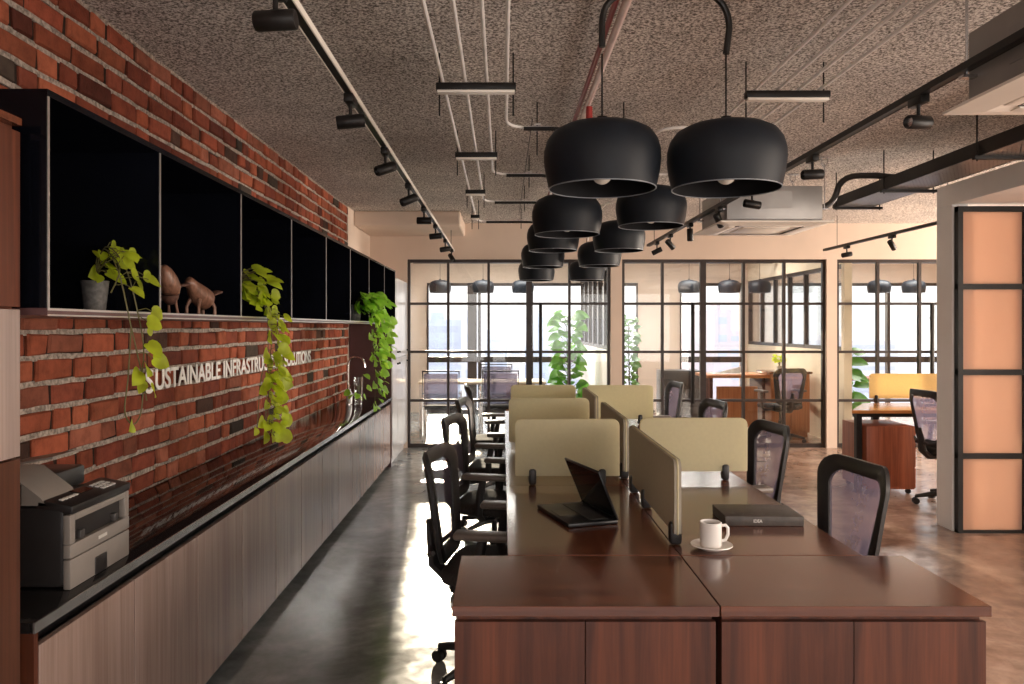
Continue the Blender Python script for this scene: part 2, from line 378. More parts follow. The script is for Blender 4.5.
# outer wall
ow = MB()
ops = [(-1.33, 1.42), (2.08, 2.36), (3.10, 4.2), (4.9, 8.6)]
x = XW
for a, c in ops: ow.box(x, a, YO, YO + .2, 0, 2.27); x = c
ow.box(x, XR, YO, YO + .2, 0, 2.27).box(XW, XR, YO, YO + .2, 2.27, H)
struct('wall_outer', ow, M['plaster'], 'outer wall with tall windows behind the meeting rooms', 'wall')
names = ['behind the left meeting room', 'narrow strip right of the tall leafy plant', 'behind the room with the orange desk', 'behind the room at far right']
for i, (a, c) in enumerate(ops):
    fr = MB().box(a, c, YO - .02, YO + .06, 2.22, 2.27).box(a, c, YO - .02, YO + .06, 0, .06)
    if i != 1: fr.box(a, c, YO - .02, YO + .06, .88, .98)
    n = max(1, round((c - a) / .92))
    for k in range(n + 1):
        xx = a + (c - a) * k / n; fr.box(max(a, xx - .025), min(c, xx + .025), YO - .03, YO + .06, 0, 2.27)
    if i == 0: fr.box(-.62, -.46, YO - .08, YO + .08, 0, 2.27)
    w = struct('window_%d' % (i + 2), fr, M['frame_metal'], 'tall outer window frame ' + names[i], 'window')
    g = box1(a, c, YO + .01, YO + .02, .0, 2.25).build('window_pane', M['glass2'], w, None)
# walls on the right
struct('wall_right', MB().box(XR, XR + .2, YB, 6, 0, H).box(XR, XR + .2, 9.2, YO, 0, H).box(XR, XR + .2, 6, 9.2, 0, .45).box(XR, XR + .2, 6, 9.2, 2.35, H), M['cream'], 'far right wall of the office', 'wall')
struct('wall_alcove_right', MB().box(4.8, 4.92, YB, -1.4, 0, H).box(4.8, 4.92, 3.2, 5.86, 0, H).box(4.8, 4.92, -1.4, 3.2, 0, .4).box(4.8, 4.92, -1.4, 3.2, 2.3, H), M['cream'], 'right side wall of the alcove', 'wall')
struct('ceiling_soffit', box1(3.30, 4.8, 1.0, 5.86, 2.40, 2.555, .003), M['white_wall'], 'white lowered soffit over the alcove on the right', 'soffit')
struct('column_white', box1(3.30, 3.42, 5.66, 5.86, 0, 2.40, .003), M['white_wall'], 'white column end beside the peach glazed panels', 'column')
# side walls between rear rooms
def side_wall(name, x, label, col):
    m = MB().box(x, x + .1, YG + .12, YO, 0, 1.2).box(x, x + .1, YG + .12, YO, 2.3, H).box(x, x + .1, YG + .12, YG + .2, 1.2, 2.3)
    w = struct(name, m, M[col], label, 'wall')
    f = MB().box(x + .02, x + .08, YG + .2, YO, 1.2, 1.25).box(x + .02, x + .08, YG + .2, YO, 2.25, 2.3)
    for k in range(7):
        yy = YG + .2 + (YO - YG - .25) * k / 6; f.box(x + .02, x + .08, yy, yy + .045, 1.2, 2.3)
    f.build('glazing_frame', M['frame_metal'], w, None)
    box1(x + .045, x + .055, YG + .2, YO, 1.25, 2.25).build('pane', M['glass'], w, None)
side_wall('wall_room_divider_left', 1.34, 'white low wall with strip glazing between the rear rooms', 'white_wall')
side_wall('wall_room_divider_right', 4.28, 'cream low wall with strip glazing behind the orange desk', 'cream')
struct('window_7', box1(XR + .1, XR + .11, 6, 9.2, .45, 2.35), M['glass2'], 'unseen window added for fill light in the far right wall beyond the peach screen', 'window')  # opening added to host the right-hand fill lamp
struct('window_6', box1(4.85, 4.86, -1.4, 3.2, .4, 2.3), M['glass2'], 'unseen window added for fill light in the alcove wall beside the camera', 'window')  # opening added to host the alcove fill lamp
bb = MB().box(3.42, 4.8, 5.60, 5.66, 0, .09)
struct('baseboard_alcove', box1(4.78, 4.8, 1.0, 5.6, 0, .09), M['white_wall'], 'white skirting along the alcove wall', 'skirting')

# ------------------------------------------------------------------ glazed partitions
def glazed(name, x0, x1, n, label, handle=None, dbl=None, group='glazed partitions'):
    t = thing(name, label, 'glass partition', (x0, YG + .06, 0), 0, group)
    W = x1 - x0; f = MB(); w = .032
    zs = [0.0, .585, 1.19, 1.79, 2.34]
    for i in range(n + 1):
        xx = W * i / n; a = max(0, xx - w / 2); c = min(W, xx + w / 2)
        if i in (0, n): a, c = (0, w) if i == 0 else (W - w, W)
        if dbl == i: a -= .02; c += .02
        f.box(a, c, -.025, .025, 0, 2.34)
    for k, z in enumerate(zs):
        a, c = z - w / 2, z + w / 2
        if k == 0: a, c = 0, .05
        if k == 4: a, c = 2.30, 2.34
        f.box(0, W, -.022, .022, a, c)
    f.build('frame', M['frame_metal'], t, None)
    for i in range(n):
        g = box1(W * i / n + w / 2, W * (i + 1) / n - w / 2, -.004, .004, .05, 2.3)
        g.build('pane', M['glass'], t, None)
    if handle:
        for hx in handle:
            h = MB().box(hx - .02, hx + .02, -.085, -.045, .55, 1.80, .006)
            h.box(hx - .01, hx + .01, -.05, -.02, .7, .72).box(hx - .01, hx + .01, -.05, -.02, 1.6, 1.62)
            h.build('door_handle', M['black_metal'], t)
    return t
glazed('glass_partition', -1.185, 1.33, 5, 'black framed glass partition left of the beige column, with one pull bar', [1.65], 3)
glazed('glass_partition', 1.48, 4.005, 5, 'black framed glass partition in the middle with sliding door pull bar', [.87], 2)
glazed('glass_partition', 4.145, 6.75, 5, 'black framed glass partition behind the yellow screen desk', [1.17, 1.29])
# peach panels
pt = thing('peach_glazed_screen', 'peach frosted glass screen in black frame beside the white column', 'glass screen', (3.312, 5.62, 0))
f = MB(); zs = [0.0, .56, 1.17, 1.794, 2.36]
for i in range(4):
    xx = .49 * i; f.box(xx - (.0 if i == 0 else .015), xx + (.035 if i == 0 else .015), -.02, .03, 0, 2.38)
for k, z in enumerate(zs): f.box(0, 1.485, -.018, .028, max(0, z - .02), z + .02)
f.build('frame', M['black_metal'], pt, None)
for i in range(3):
    box1(.49 * i + .015, .49 * (i + 1) - .015, -.002, .006, .02, 2.36).build('frosted_pane', M['peach'], pt, None)

# ------------------------------------------------------------------ storage run on the left
XC = -1.19; XD = -1.20
ct = MB().box(XW + .004, XC, 1.95, 8.22, .722, .75, .002)
w = ct.build('counter_top', M['granite']); tag(w, 'long black polished granite worktop along the brick wall', 'worktop')
e = box1(XC - .001, XC + .004, 1.95, 8.22, .722, .749); e.build('metal_nosing', M['steel'], w, None)
above = ['carrying the printer', 'second along from the printer', 'below the first letters of the wall sign', 'below the last letters of the wall sign', 'between the wall sign and the tap', 'at the far end below the tap']
def base_unit(label, y0, y1, first=False):
    t = thing('base_cabinet', label, 'cabinet', (XW, y0, 0), 0, 'greyed walnut cabinets under the granite worktop')
    Wd = y1 - y0; D = XD - XW
    MB().box(.012, D - .022, .001, Wd - .001, .06, .655).box(.012, D - .06, .001, Wd - .001, .655, .72).box(.012, D - .06, .001, Wd - .001, 0, .06).build('carcass', M['plastic'], t, None)  # carcass coloured black to paint the shade in the door gaps
    if first: MB().box(.012, D - .001, -.019, -.001, 0, .722).build('end_panel', M['walnut_z'], t, None)
    for k in range(2):
        box1(D - .02, D, .0045 + k * Wd / 2, Wd / 2 - .0045 + k * Wd / 2, .06, .676, .0015).build('door', M['laminate'], t, None)
ys = [1.99 + 1.04 * i for i in range(7)]
for i in range(6): base_unit('greyed walnut two-door base cabinet ' + above[i], ys[i], min(ys[i + 1], 8.22), i == 0)
# tall cabinet near camera
t = thing('tall_cabinet', 'tall reddish walnut cabinet at the near left edge', 'cabinet', (XW, .35, 0))
Wd, D = 1.55, XC - XW
MB().box(.012, D - .022, 0, Wd, 0, 1.995).build('carcass', M['walnut_z'], t, None)
for k in range(3):
    for z0, z1, mt in ((.06, 1.176, 'tall_wood'), (1.182, 1.543, 'tall_pale'), (1.549, 1.98, 'walnut_z')):
        box1(D - .02, D, .002 + k * Wd / 3, Wd / 3 - .002 + k * Wd / 3, z0, z1, .001).build('door', M[mt], t, None)
box1(.012, D + .004, 0, Wd, 1.9955, 2.015, .002).build('cornice', M['walnut_x'], t, None)
# far end plum panel and lockers
o = box1(XW + .01, -1.195, 8.222, 8.25, 0, 1.549).build('end_panel', M['purple_panel'], None, None); tag(o, 'dark plum end panel standing behind the tap', 'panel')
t = thing('tall_locker', 'tall pale grey glossy cupboard between worktop end and glass partition', 'cupboard', (XW, 8.25, 0))
MB().box(.004, .445, 0, 1.28, .08, 2.05).box(.004, .42, 0, 1.28, 0, .08).build('carcass', M['locker'], t, None)
for k in range(3):
    for z0, z1 in ((.09, 1.15), (1.16, 2.045)):
        d = box1(.446, .465, .003 + k * 1.28 / 3, 1.28 / 3 - .003 + k * 1.28 / 3, z0, z1, .002).build('door', M['locker'], t, None)
        yy = (.09 if k % 2 else 1.28 / 3 - .05) + k * 1.28 / 3; zz = 1.09 if z0 < 1 else 1.22
        MB().cyl((.465, yy, zz), (.485, yy, zz), .01).build('knob', M['black_metal'], d)
# wall shelf
t = thing('wall_shelf', 'long black open compartment shelf mounted on the brick wall', 'shelf', (XW, 0, 0))
SX = .503; zb, zt = 1.548, 2.10
dv = [1.938, 2.577, 3.375, 4.18, 5.0, 5.79, 6.60, 7.45, 8.215]
box1(.005, .02, dv[0], dv[-1], zb, zt).build('back_panel', M['black_in'], t, None)
box1(.02, SX, dv[0], dv[-1], zt - .018, zt).build('top_panel', M['black_gloss'], t, None)
box1(.02, SX, dv[0], dv[-1], zb - .018, zb).build('bottom_panel', M['purple_panel'], t, None)
for i, y in enumerate(dv):
    a = max(dv[0], min(y - .006, dv[-1] - .012))
    d = box1(.02, SX - .002, a, a + .012, zb, zt - .018).build('divider', M['black_gloss'], t, None)
    box1(SX - .002, SX + .001, a + .003, a + .009, zb, zt - .018).build('edge_strip', M['edge'], d, None)
MB().box(SX, SX + .002, dv[0], dv[-1], zb - .006, zb).box(SX, SX + .002, dv[0], dv[-1], zb - .020, zb - .016).build('front_trim', M['edge'], t, None)

# ------------------------------------------------------------------ wall lettering
def text_mesh(name, body, size, mat, parent, mtx, ext=.004, shear=0, width=None, bold=0):
    cu = bpy.data.curves.new(name, 'FONT'); cu.body = body; cu.size = size; cu.extrude = ext; cu.offset = bold
    tmp = bpy.data.objects.new(name, cu); C.objects.link(tmp)
    bpy.context.view_layer.update()
    me = bpy.data.meshes.new_from_object(tmp.evaluated_get(bpy.context.evaluated_depsgraph_get()))
    bpy.data.objects.remove(tmp)
    xs = [v.co.x for v in me.vertices]; w = max(xs) - min(xs)
    if width:
        k = width / w
        for v in me.vertices: v.co.x = (v.co.x - min(xs)) * k
    me.transform(mtx); me.materials.clear(); me.materials.append(mat)
    o = bpy.data.objects.new(name, me); C.objects.link(o)
    if parent: o.parent = parent
    return o
t = thing('wall_sign', 'white raised lettering SUSTAINABLE INFRASTRUCTURE SOLUTIONS on the brick wall', 'sign', (XW + .012, 3.53, 1.205))
# letters face +X, run along +Y
def face_px(y, z): return Matrix(((0, 0, 1, 0), (1, 0, 0, y), (0, 1, 0, z), (0, 0, 0, 1)))
text_mesh('lettering', 'S', .155, M['sign_white'], t, face_px(0, -.010), .002, width=.078, bold=.002)
text_mesh('lettering', 'USTAINABLE INFRASTRUCTURE SOLUTIONS', .137, M['sign_white'], t, face_px(.10, 0), .002, width=2.93, bold=.0025)

# ------------------------------------------------------------------ leaves and trailing plants
def leaf(mb, base, d, nrm, L, wide=.8, idx=0):
    d = Vector(d).normalized(); n = Vector(nrm); n = (n - d * n.dot(d))
    if n.length < 1e-4: n = d.orthogonal()
    n.normalize(); s = d.cross(n); base = Vector(base)
    prof = [(-.07, .0, .2), (.0, .3, .42), (.2, .45, .54), (.42, .42, .54), (.64, .3, .44), (.84, .24, .24), (1.0, 0, 0)]
    mid = []; lft = []; rgt = []
    for tt, _, wv in prof:
        c = base + d * L * tt - n * L * .28 * tt * tt
        wv *= wide
        mid.append(mb.b.verts.new(c if tt > -.01 else base)); off = -.08 * wv * L * 2
        lft.append(mb.b.verts.new(c + s * wv * L + n * off * -1)); rgt.append(mb.b.verts.new(c - s * wv * L + n * off * -1))
    for i in range(len(prof) - 1):
        for sd in (lft, rgt):
            f = mb.b.faces.new((mid[i], mid[i + 1], sd[i + 1], sd[i])); f.material_index = idx
def trailing(name, label, pot, vines, seed, leafmat, leafL, crown=14, crown_r=.1, pot_r=.07, pot_h=.13, group='trailing plants on the black shelf', lo_mat=None):
    rnd = random.Random(seed)
    t = thing(name, label, 'plant', pot, 0, group)
    MB().lathe([(.0, 0), (pot_r * .75, 0), (pot_r, pot_h), (pot_r * .9, pot_h), (pot_r * .85, pot_h - .02), (0, pot_h - .02)], n=24).build('pot', M['pot_wire'], t)
    MB().lathe([(pot_r * .86, pot_h - .02), (.0, pot_h - .012)], n=20).build('soil', M['soil'], t)
    st = MB(); lf = MB()
    for i in range(crown):
        a = rnd.uniform(-1.1, 1.4); L = crown_r * rnd.uniform(.5, 1.25)
        b = Vector((0, 0, pot_h - .015)); tip = b + Vector((math.cos(a) * L, math.sin(a) * L, rnd.uniform(.02, .12)))
        st.tube(arc(b, b + Vector((0, 0, .07)), tip, 5), .0016, 5)
        leaf(lf, tip, (math.cos(a), math.sin(a), rnd.uniform(-.6, .2)), (.5, -.4, .9), leafL * rnd.uniform(.7, 1.15), .85)
    for pts, nl, sp in vines:
        pts = [Vector(p) for p in pts]
        # smooth path
        path = []
        for i in range(len(pts) - 1):
            p0 = pts[max(0, i - 1)]; p1 = pts[i]; p2 = pts[i + 1]; p3 = pts[min(len(pts) - 1, i + 2)]
            for k in range(5):
                u = k / 5
                path.append(.5 * ((2 * p1) + (p2 - p0) * u + (2 * p0 - 5 * p1 + 4 * p2 - p3) * u * u + (3 * p1 - p0 - 3 * p2 + p3) * u ** 3))
        path.append(pts[-1]); st.tube(path, .0022, 5)
        for i in range(nl):
            u = (i + rnd.random() * .7) / nl * (len(path) - 1.01); a = int(u); p = path[a].lerp(path[a + 1], u - a)
            off = Vector((rnd.uniform(.0, sp), rnd.uniform(-sp, sp), rnd.uniform(-sp, sp) * .4)); tip = p + off
            st.tube([p, p + off * .6 + Vector((0, 0, .008)), tip], .0012, 4)
            dd = Vector((off.x * 3 + .01, off.y * 5 + rnd.uniform(-.04, .04), -.06 + rnd.uniform(-.02, .02)))
            leaf(lf, tip, dd, (1, rnd.uniform(-.9, .2), rnd.uniform(-.1, .7)), leafL * rnd.uniform(.6, 1.1), .85)
    st.build('vines', M['vine'], t); lf.build('foliage', M[leafmat], t, 60)
    return t
zs_ = zb
trailing('trailing_pothos', 'sparse yellow-green trailing pothos nearest the printer', (-1.32, 2.49, zs_ + .001),
    [([(0, 0, .11), (.08, -.09, .20), (.16, -.13, .14), (.195, -.12, .0), (.205, -.10, -.12), (.20, -.11, -.22)], 12, .05),
     ([(0, 0, .11), (.09, -.12, .19), (.17, -.19, .12), (.195, -.16, -.05), (.20, -.10, -.2), (.20, -.07, -.28)], 8, .06),
     ([(0, 0, .11), (.1, -.1, .17), (.18, -.2, .12), (.19, -.27, .05)], 6, .05),
     ([(.195, -.16, -.05), (.20, -.19, -.2), (.195, -.20, -.3), (.195, -.15, -.345), (.195, -.10, -.32), (.195, -.08, -.24)], 1, .02)], 5, 'leaf_y', .062, 8, .07, .042, .10)
trailing('trailing_pothos', 'long bright yellow pothos trail hanging over the wall sign', (-1.28, 3.56, zs_ + .001),
    [([(0, 0, .12), (.08, .04, .15), (.15, .10, .04), (.16, .11, -.1), (.16, .10, -.3), (.155, .09, -.5), (.16, .10, -.55)], 70, .06),
     ([(0, 0, .12), (.09, .08, .12), (.16, .15, .0), (.16, .15, -.2), (.16, .12, -.35), (.16, .13, -.52)], 60, .06),
     ([(.155, .10, -.2), (.15, .03, -.3), (.15, .0, -.42), (.15, -.03, -.55)], 3, .03)], 6, 'leaf_y', .068, 22, .16, .06, .13)
trailing('trailing_pothos', 'bushy green pothos hanging in front of the plum panel', (-1.27, 6.62, zs_ + .001),
    [([(0, 0, .12), (.08, -.05, .14), (.15, -.08, .0), (.155, -.07, -.2), (.16, -.06, -.35)], 60, .09),
     ([(0, 0, .12), (.09, .04, .16), (.17, .05, .02), (.17, .04, -.2), (.165, .06, -.4), (.17, .08, -.62)], 70, .09),
     ([(0, 0, .12), (.08, .2, .14), (.16, .33, .02), (.165, .36, -.12), (.165, .4, -.28)], 50, .09),
     ([(.165, .06, -.4), (.17, .0, -.55), (.18, -.08, -.68), (.17, -.2, -.72)], 9, .05)], 9, 'leaf_g', .085, 70, .24, .07, .14)

# ------------------------------------------------------------------ carved figures and ornaments
def bird(name, label, loc, rz, k=1.0, pose=0):
    t = thing(name, label, 'figurine', loc, rz)
    if pose == 0:   # upright leaning egg body on two stick legs
        MB().tube([(.0, 0, .085), (.01, 0, .10), (.0, 0, .13), (-.03, 0, .17), (-.06, 0, .21), (-.075, 0, .235)], [.012, .040, .052, .047, .034, .014], 18).build('body', M['carved'], t, 60)
        MB().tube([(.01, 0, .05), (.0, 0, .075), (-.005, 0, .095)], [.02, .04, .045], 16).build('underbody', M['carved_dark'], t, 60)
        for s in (-1, 1): MB().tube([(.02, s * .018, .07), (.03, s * .02, .03), (.038, s * .022, 0)], [.008, .006, .008], 8).build('leg', M['carved'], t)
    else:           # low crouching bird with a raised paddle tail
        MB().tube([(-.095, 0, .12), (-.08, 0, .125), (-.06, 0, .115), (-.02, 0, .085), (.03, 0, .062), (.06, 0, .06)], [.006, .022, .024, .040, .044, .016], 18).build('body', M['carved'], t, 60)
        MB().tube([(-.10, 0, .115), (-.13, 0, .11), (-.15, 0, .105)], [.014, .010, .002], 12, flat=(.6, 1.4)).build('beak', M['carved_dark'], t, 60)
        MB().tube([(.05, 0, .06), (.085, 0, .085), (.12, 0, .095), (.155, 0, .10)], [.008, .016, .022, .006], 14, flat=(.4, 1.3)).build('tail', M['carved_dark'], t, 60)
        for x in (-.055, .06):
            for s in (-1, 1): MB().tube([(x * .7, s * .02, .06), (x, s * .026, .03), (x, s * .026, 0)], [.008, .006, .007], 8).build('leg', M['carved'], t)
    t.scale = (k, k, k); return t
bird('carved_bird', 'upright brown carved bird half hidden behind the shelf divider', (-1.21, 2.80, zb + .001), R(90), .72, 0)
bird('carved_bird', 'low crouching carved bird with a raised tail', (-1.21, 3.08, zb + .001), R(80), 1.0, 1)
t = thing('flower_ornament', 'small pale petal ornament on a thin stem in the shelf', 'ornament', (-1.22, 4.27, zb + .001))
MB().box(-.03, .03, -.035, .035, 0, .012, .003).build('base', M['paper'], t)
MB().tube([(0, .01, .01), (0, -.01, .08), (0, -.012, .14)], .003, 6).build('stem', M['carved_dark'], t)
mb = MB(); leaf(mb, (0, -.012, .13), (0, .1, 1), (1, -.3, 0), .09, 1.1); leaf(mb, (0, -.012, .13), (.2, -.6, .8), (1, .2, 0), .08, 1.0); mb.build('petals', M['paper'], t)
t = thing('horse_figurine', 'tiny dark carved figurine beside the bushy pothos', 'figurine', (-1.20, 5.12, zb + .001))
MB().tube([(0, -.03, .045), (0, 0, .05), (0, .03, .045)], [.012, .016, .012], 10).tube([(0, -.028, .05), (0, -.045, .08), (0, -.06, .075)], [.009, .008, .006], 8).build('body', M['carved'], t)
for y in (-.025, .025):
    for s in (-1, 1): MB().cyl((s * .008, y, .04), (s * .01, y, 0), .004, .004, 6).build('leg', M['carved'], t)

# ------------------------------------------------------------------ printer
t = thing('printer', 'black and silver multifunction printer on the granite worktop', 'printer', (-1.60, 2.19, .751))
W, D = .345, .37   # W along y, D along x (front faces +x)
MB().box(0, D - .02, 0, W, .005, .235, .012).build('shell', M['printer_black'], t)
f = MB()          # silver front built as bars round the paper slot
f.box(D - .022, D, .0, W, .0, .085, .004).box(D - .022, D, .0, W, .088, .128, .003).box(D - .022, D - .001, 0, .028, .128, .212, .003).box(D - .022, D - .001, W - .028, W, .128, .212, .003).box(D - .022, D - .001, .02, W - .02, .192, .212, .003)
f.build('front_cover', M['printer_grey'], t)
box1(D - .05, D - .021, .028, W - .028, .13, .192).build('output_slot', M['printer_black'], t)
MB().box(D - .03, D + .004, .13, .20, .0, .055, .006).build('cassette_grip', M['printer_black'], t)
MB().box(D - .03, D - .004, .06, .085, .13, .155, .003).box(D - .03, D - .004, .26, .28, .13, .155, .003).build('paper_stop', M['plastic2'], t)
MB().box(D, D + .0015, .15, .20, .104, .114).build('maker_plate', M['print_pale'], t)
# sloping control panel
pm = Matrix.Translation((D - .10, 0, .235)) @ Matrix.Rotation(R(10), 4, 'Y')
cp = MB().box(0, .105, 0, W, -.004, .022, .006, pm).build('control_panel', M['printer_black'], t)
bt = MB()
for i in range(4):
    for j in range(3): bt.box(.03 + j * .018, .042 + j * .018, .22 + i * .02, .234 + i * .02, .022, .026, .001, pm)
for i in range(5): bt.box(.045, .057, .03 + i * .018, .042 + i * .018, .022, .026, .001, pm)
bt.build('buttons', M['print_pale'], cp)
MB().box(.02, .055, .13, .20, .022, .024, 0, pm).build('display', M['laptop_screen'], cp)
MB().box(.0, .23, -.004, W * .98, .237, .30, .01).build('scanner_lid', M['printer_black'], t)
MB().prism([(.23, 0, .24), (.30, 0, .24), (.285, 0, .262), (.20, 0, .327), (.06, 0, .333), (.06, 0, .30), (.23, 0, .30)], (0, .16, 0)).build('document_feeder', M['printer_grey'], t)
MB().prism([(.05, .17, .315), (.22, .17, .345), (.22, .17, .351), (.05, .17, .322)], (0, .16, 0)).build('feeder_tray', M['printer_grey'], t)

# ------------------------------------------------------------------ tap, vase
t = thing('kitchen_tap', 'tall chrome tap rising from the far end of the worktop', 'tap', (-1.56, 7.75, .751))
MB().lathe([(0, 0), (.028, 0), (.026, .03), (.016, .04), (.014, .10), (0, .10)], n=20).build('base', M['chrome'], t)
MB().tube([(0, 0, .08), (0, 0, .34)] + arc((0, 0, .34), (0, 0, .46), (.10, 0, .45), 6)[1:] + arc((.10, 0, .45), (.17, 0, .44), (.17, 0, .34), 6)[1:], .011, 12).build('spout', M['chrome'], t)
MB().tube([(0, .014, .08), (0, .07, .10)], .006, 8).build('lever', M['chrome'], t)
t = thing('glass_vase', 'clear glass vase with green cuttings beside the tap', 'vase', (-1.38, 7.35, .751))
MB().lathe([(0, .002), (.035, .002), (.04, .1), (.045, .27), (.042, .27), (.037, .1), (.032, .008), (0, .008)], n=24).build('glass_body', M['glass'], t)
st = MB(); lf = MB(); rnd = random.Random(4)
for i in range(7):
    a = rnd.uniform(0, 6.28); e = Vector((math.cos(a) * .08, math.sin(a) * .08, rnd.uniform(.05, .36)))
    st.tube(arc((0, 0, .02), (0, 0, .3), e + Vector((0, 0, .02)), 6), .002, 5); leaf(lf, e, (math.cos(a), math.sin(a), -.5), (.6, -.5, .6), .07, .9)
st.build('stems', M['vine'], t); lf.build('cuttings', M['leaf_g'], t)
t = thing('soap_bottle', 'small pump bottle standing by the tap', 'bottle', (-1.50, 7.52, .751))
MB().lathe([(0, 0), (.028, 0), (.03, .10), (.012, .13), (.012, .145), (0, .145)], n=20).build('body', M['locker'], t)
MB().tube([(0, 0, .145), (0, 0, .18), (.03, 0, .178)], .005, 8).build('pump', M['chrome'], t)

# ------------------------------------------------------------------ bench desks
def desk(label, x0, x1, y0, y1, side):
    t = thing('bench_desk', label, 'desk', (x0, y0, 0), 0, 'walnut desks of the central bench')
    W, L = x1 - x0, y1 - y0
    box1(0, W, .0015, L - .0015, .722, .75, .002).build('desktop', M['walnut_y'], t, None)
    xo = .04 if side < 0 else W - .04
    f = MB().box(.03, W - .03, .10, .14, .685, .722).box(.03, W - .03, L - .14, L - .10, .685, .722)
    f.build('beam', M['black_metal'], t, None)
    for yy in (.012, L - .052):
        MB().box(xo - .02, xo + .02, yy, yy + .04, .0, .685).build('leg', M['black_metal'], t, None)
    xm = W - .02 if side < 0 else .02
    box1(xm - .009, xm + .009, .15, L - .15, .33, .685).build('modesty_panel', M['walnut_y'], t, None)
    return t
yb = [2.53, 3.65, 4.73, 5.80, 6.88]
ll = ['with the open laptop', 'behind the first left screen', 'behind the second left screen', 'farthest on the left side']
rl = ['with the mug and the grey box', 'just behind the first right-hand cream screen', 'just in front of the farthest right-hand cream screen', 'farthest on the right side']
for i in range(4):
    desk('walnut bench desk ' + ll[i], .015, .581, yb[i], yb[i + 1], -1)
    desk('walnut bench desk ' + rl[i], .585, 1.18, yb[i], yb[i + 1], 1)
def end_cab(label, x0, x1):
    t = thing('credenza', label, 'cabinet', (x0, 2.066, 0), 0, 'walnut end cabinets of the bench')
    W = x1 - x0
    box1(0, W, -.0, .461, .722, .75, .0015).build('cabinet_top', M['walnut_x'], t, None)
    MB().box(.012, W - .012, .035, .459, .06, .722).box(.03, W - .03, .06, .45, 0, .06).build('carcass', M['walnut_z'], t, None)
    for k in range(2):
        d = box1(.005 + k * (W - .01) / 2 + .001, (W - .01) / 2 * (k + 1) + .005 - .001, .015, .034, .065, .703, .001).build('door', M['walnut_z'], t, None)
end_cab('walnut end cabinet left of the seam in front of the laptop desk', -.137, .581)
end_cab('walnut end cabinet right of the seam in front of the mug desk', .585, 1.312)

def divider(label, x0, x1, y0, y1, ztop, clamp, mat='screen', zbase=.795, group='fabric desk screens'):
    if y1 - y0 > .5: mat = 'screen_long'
    t = thing('desk_screen', label, 'desk screen', ((x0 + x1) / 2, (y0 + y1) / 2, .751), 0, group)
    lx, ly = x1 - x0, y1 - y0; th = .024
    m = MB(); h = ztop - .751; zb_ = zbase - .751; r = .03
    L = max(lx, ly)
    pts = []
    for cx, cz, a0 in ((L / 2 - r, h - r, 0), (-L / 2 + r, h - r, 90), (-L / 2 + .006, zb_ + .006, 180), (L / 2 - .006, zb_ + .006, 270)):
        rr = r if a0 < 100 else .006
        for k in range(5): a = R(a0 + 90 * k / 4); pts.append((cx + rr * math.cos(a), cz + rr * math.sin(a)))
    if lx > ly: m.prism([(p[0], -th / 2, p[1]) for p in pts], (0, th, 0))
    else: m.prism([(-th / 2, p[0], p[1]) for p in pts], (th, 0, 0))
    m.build('fabric_panel', M[mat], t, 30)
    e = MB()
    q = [((p[0]), p[1]) for p in pts]
    if lx > ly: e.tube([(p[0], 0, p[1]) for p in q], .0035, 6, True)
    else: e.tube([(0, p[0], p[1]) for p in q], .0035, 6, True)
    for c in clamp:
        k = MB()
        if lx > ly: k.box(c - .018, c + .018, -.022, .022, .0, .078, .012)
        else: k.box(-.022, .022, c - .02, c + .02, .0, .078, .012)
        k.build('clamp', M['plastic'], t)
    if y1 - y0 > .5: e.build('piped_edge', M['screen'], t)
    else: e.b.free()
    return t
divider('cream fabric screen directly behind the open laptop', .058, .552, 3.64, 3.67, 1.063, [-.165, .165])
divider('cream fabric screen across the left desks, second row back', .036, .530, 4.72, 4.75, 1.063, [-.165, .165])
divider('cream fabric screen across the left desks, farthest back', .058, .548, 5.79, 5.82, 1.063, [-.165, .165])
divider('cream fabric screen across the right desk behind the grey box', .672, 1.195, 3.76, 3.79, 1.054, [.155])
divider('cream fabric screen across the right desks, farthest back', .642, 1.15, 5.89, 5.92, 1.054, [.155])
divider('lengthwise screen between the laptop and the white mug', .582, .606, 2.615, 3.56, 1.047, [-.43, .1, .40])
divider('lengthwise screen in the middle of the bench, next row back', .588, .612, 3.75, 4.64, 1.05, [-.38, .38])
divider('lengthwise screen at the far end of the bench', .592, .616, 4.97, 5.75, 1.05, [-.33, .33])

# ------------------------------------------------------------------ laptop, mug, book
A = Vector((.1406, 3.18)); B = Vector((.245, 2.86)); u = (B - A).normalized()   # long front edge
ang = math.atan2(u.y, u.x)
t = thing('laptop', 'black half-closed laptop on the left walnut desk', 'laptop', (A.x, A.y, .751), ang)
Lw, Ld = .332, .205
MB().box(0, Lw, 0, Ld, 0, .016, .004).build('base', M['laptop'], t)
MB().box(.03, Lw - .03, .10, Ld - .03, .016, .0175).build('keyboard', M['keys'], t, None)
MB().box(.12, .215, .015, .085, .016, .017).build('touchpad', M['plastic2'], t, None)
lm = Matrix.Translation((0, Ld, .014)) @ Matrix.Rotation(R(112 - 90 + 90), 4, 'X')
lm = Matrix.Translation((0, Ld, .014)) @ Matrix.Rotation(R(113), 4, 'X')
ld = MB().box(0, Lw, 0, .205, -.004, .004, .002, lm).build('lid', M['laptop'], t)
MB().box(.008, Lw - .008, .012, .197, .0041, .0046, 0, lm).box(.008, Lw - .008, .012, .197, -.0046, -.0041, 0, lm).build('display', M['laptop_screen'], ld, None)
t = thing('saucer', 'white saucer under the mug beside the lengthwise screen', 'saucer', (.705, 2.602, .751))
MB().lathe([(0, .002), (.035, .002), (.04, .0), (.045, .004), (.070, .014), (.069, .017), (.042, .008), (0, .007)], n=40).build('dish', M['white_ceramic'], t, 40)
t = thing('mug', 'white ceramic mug standing on its saucer', 'mug', (.702, 2.602, .759))
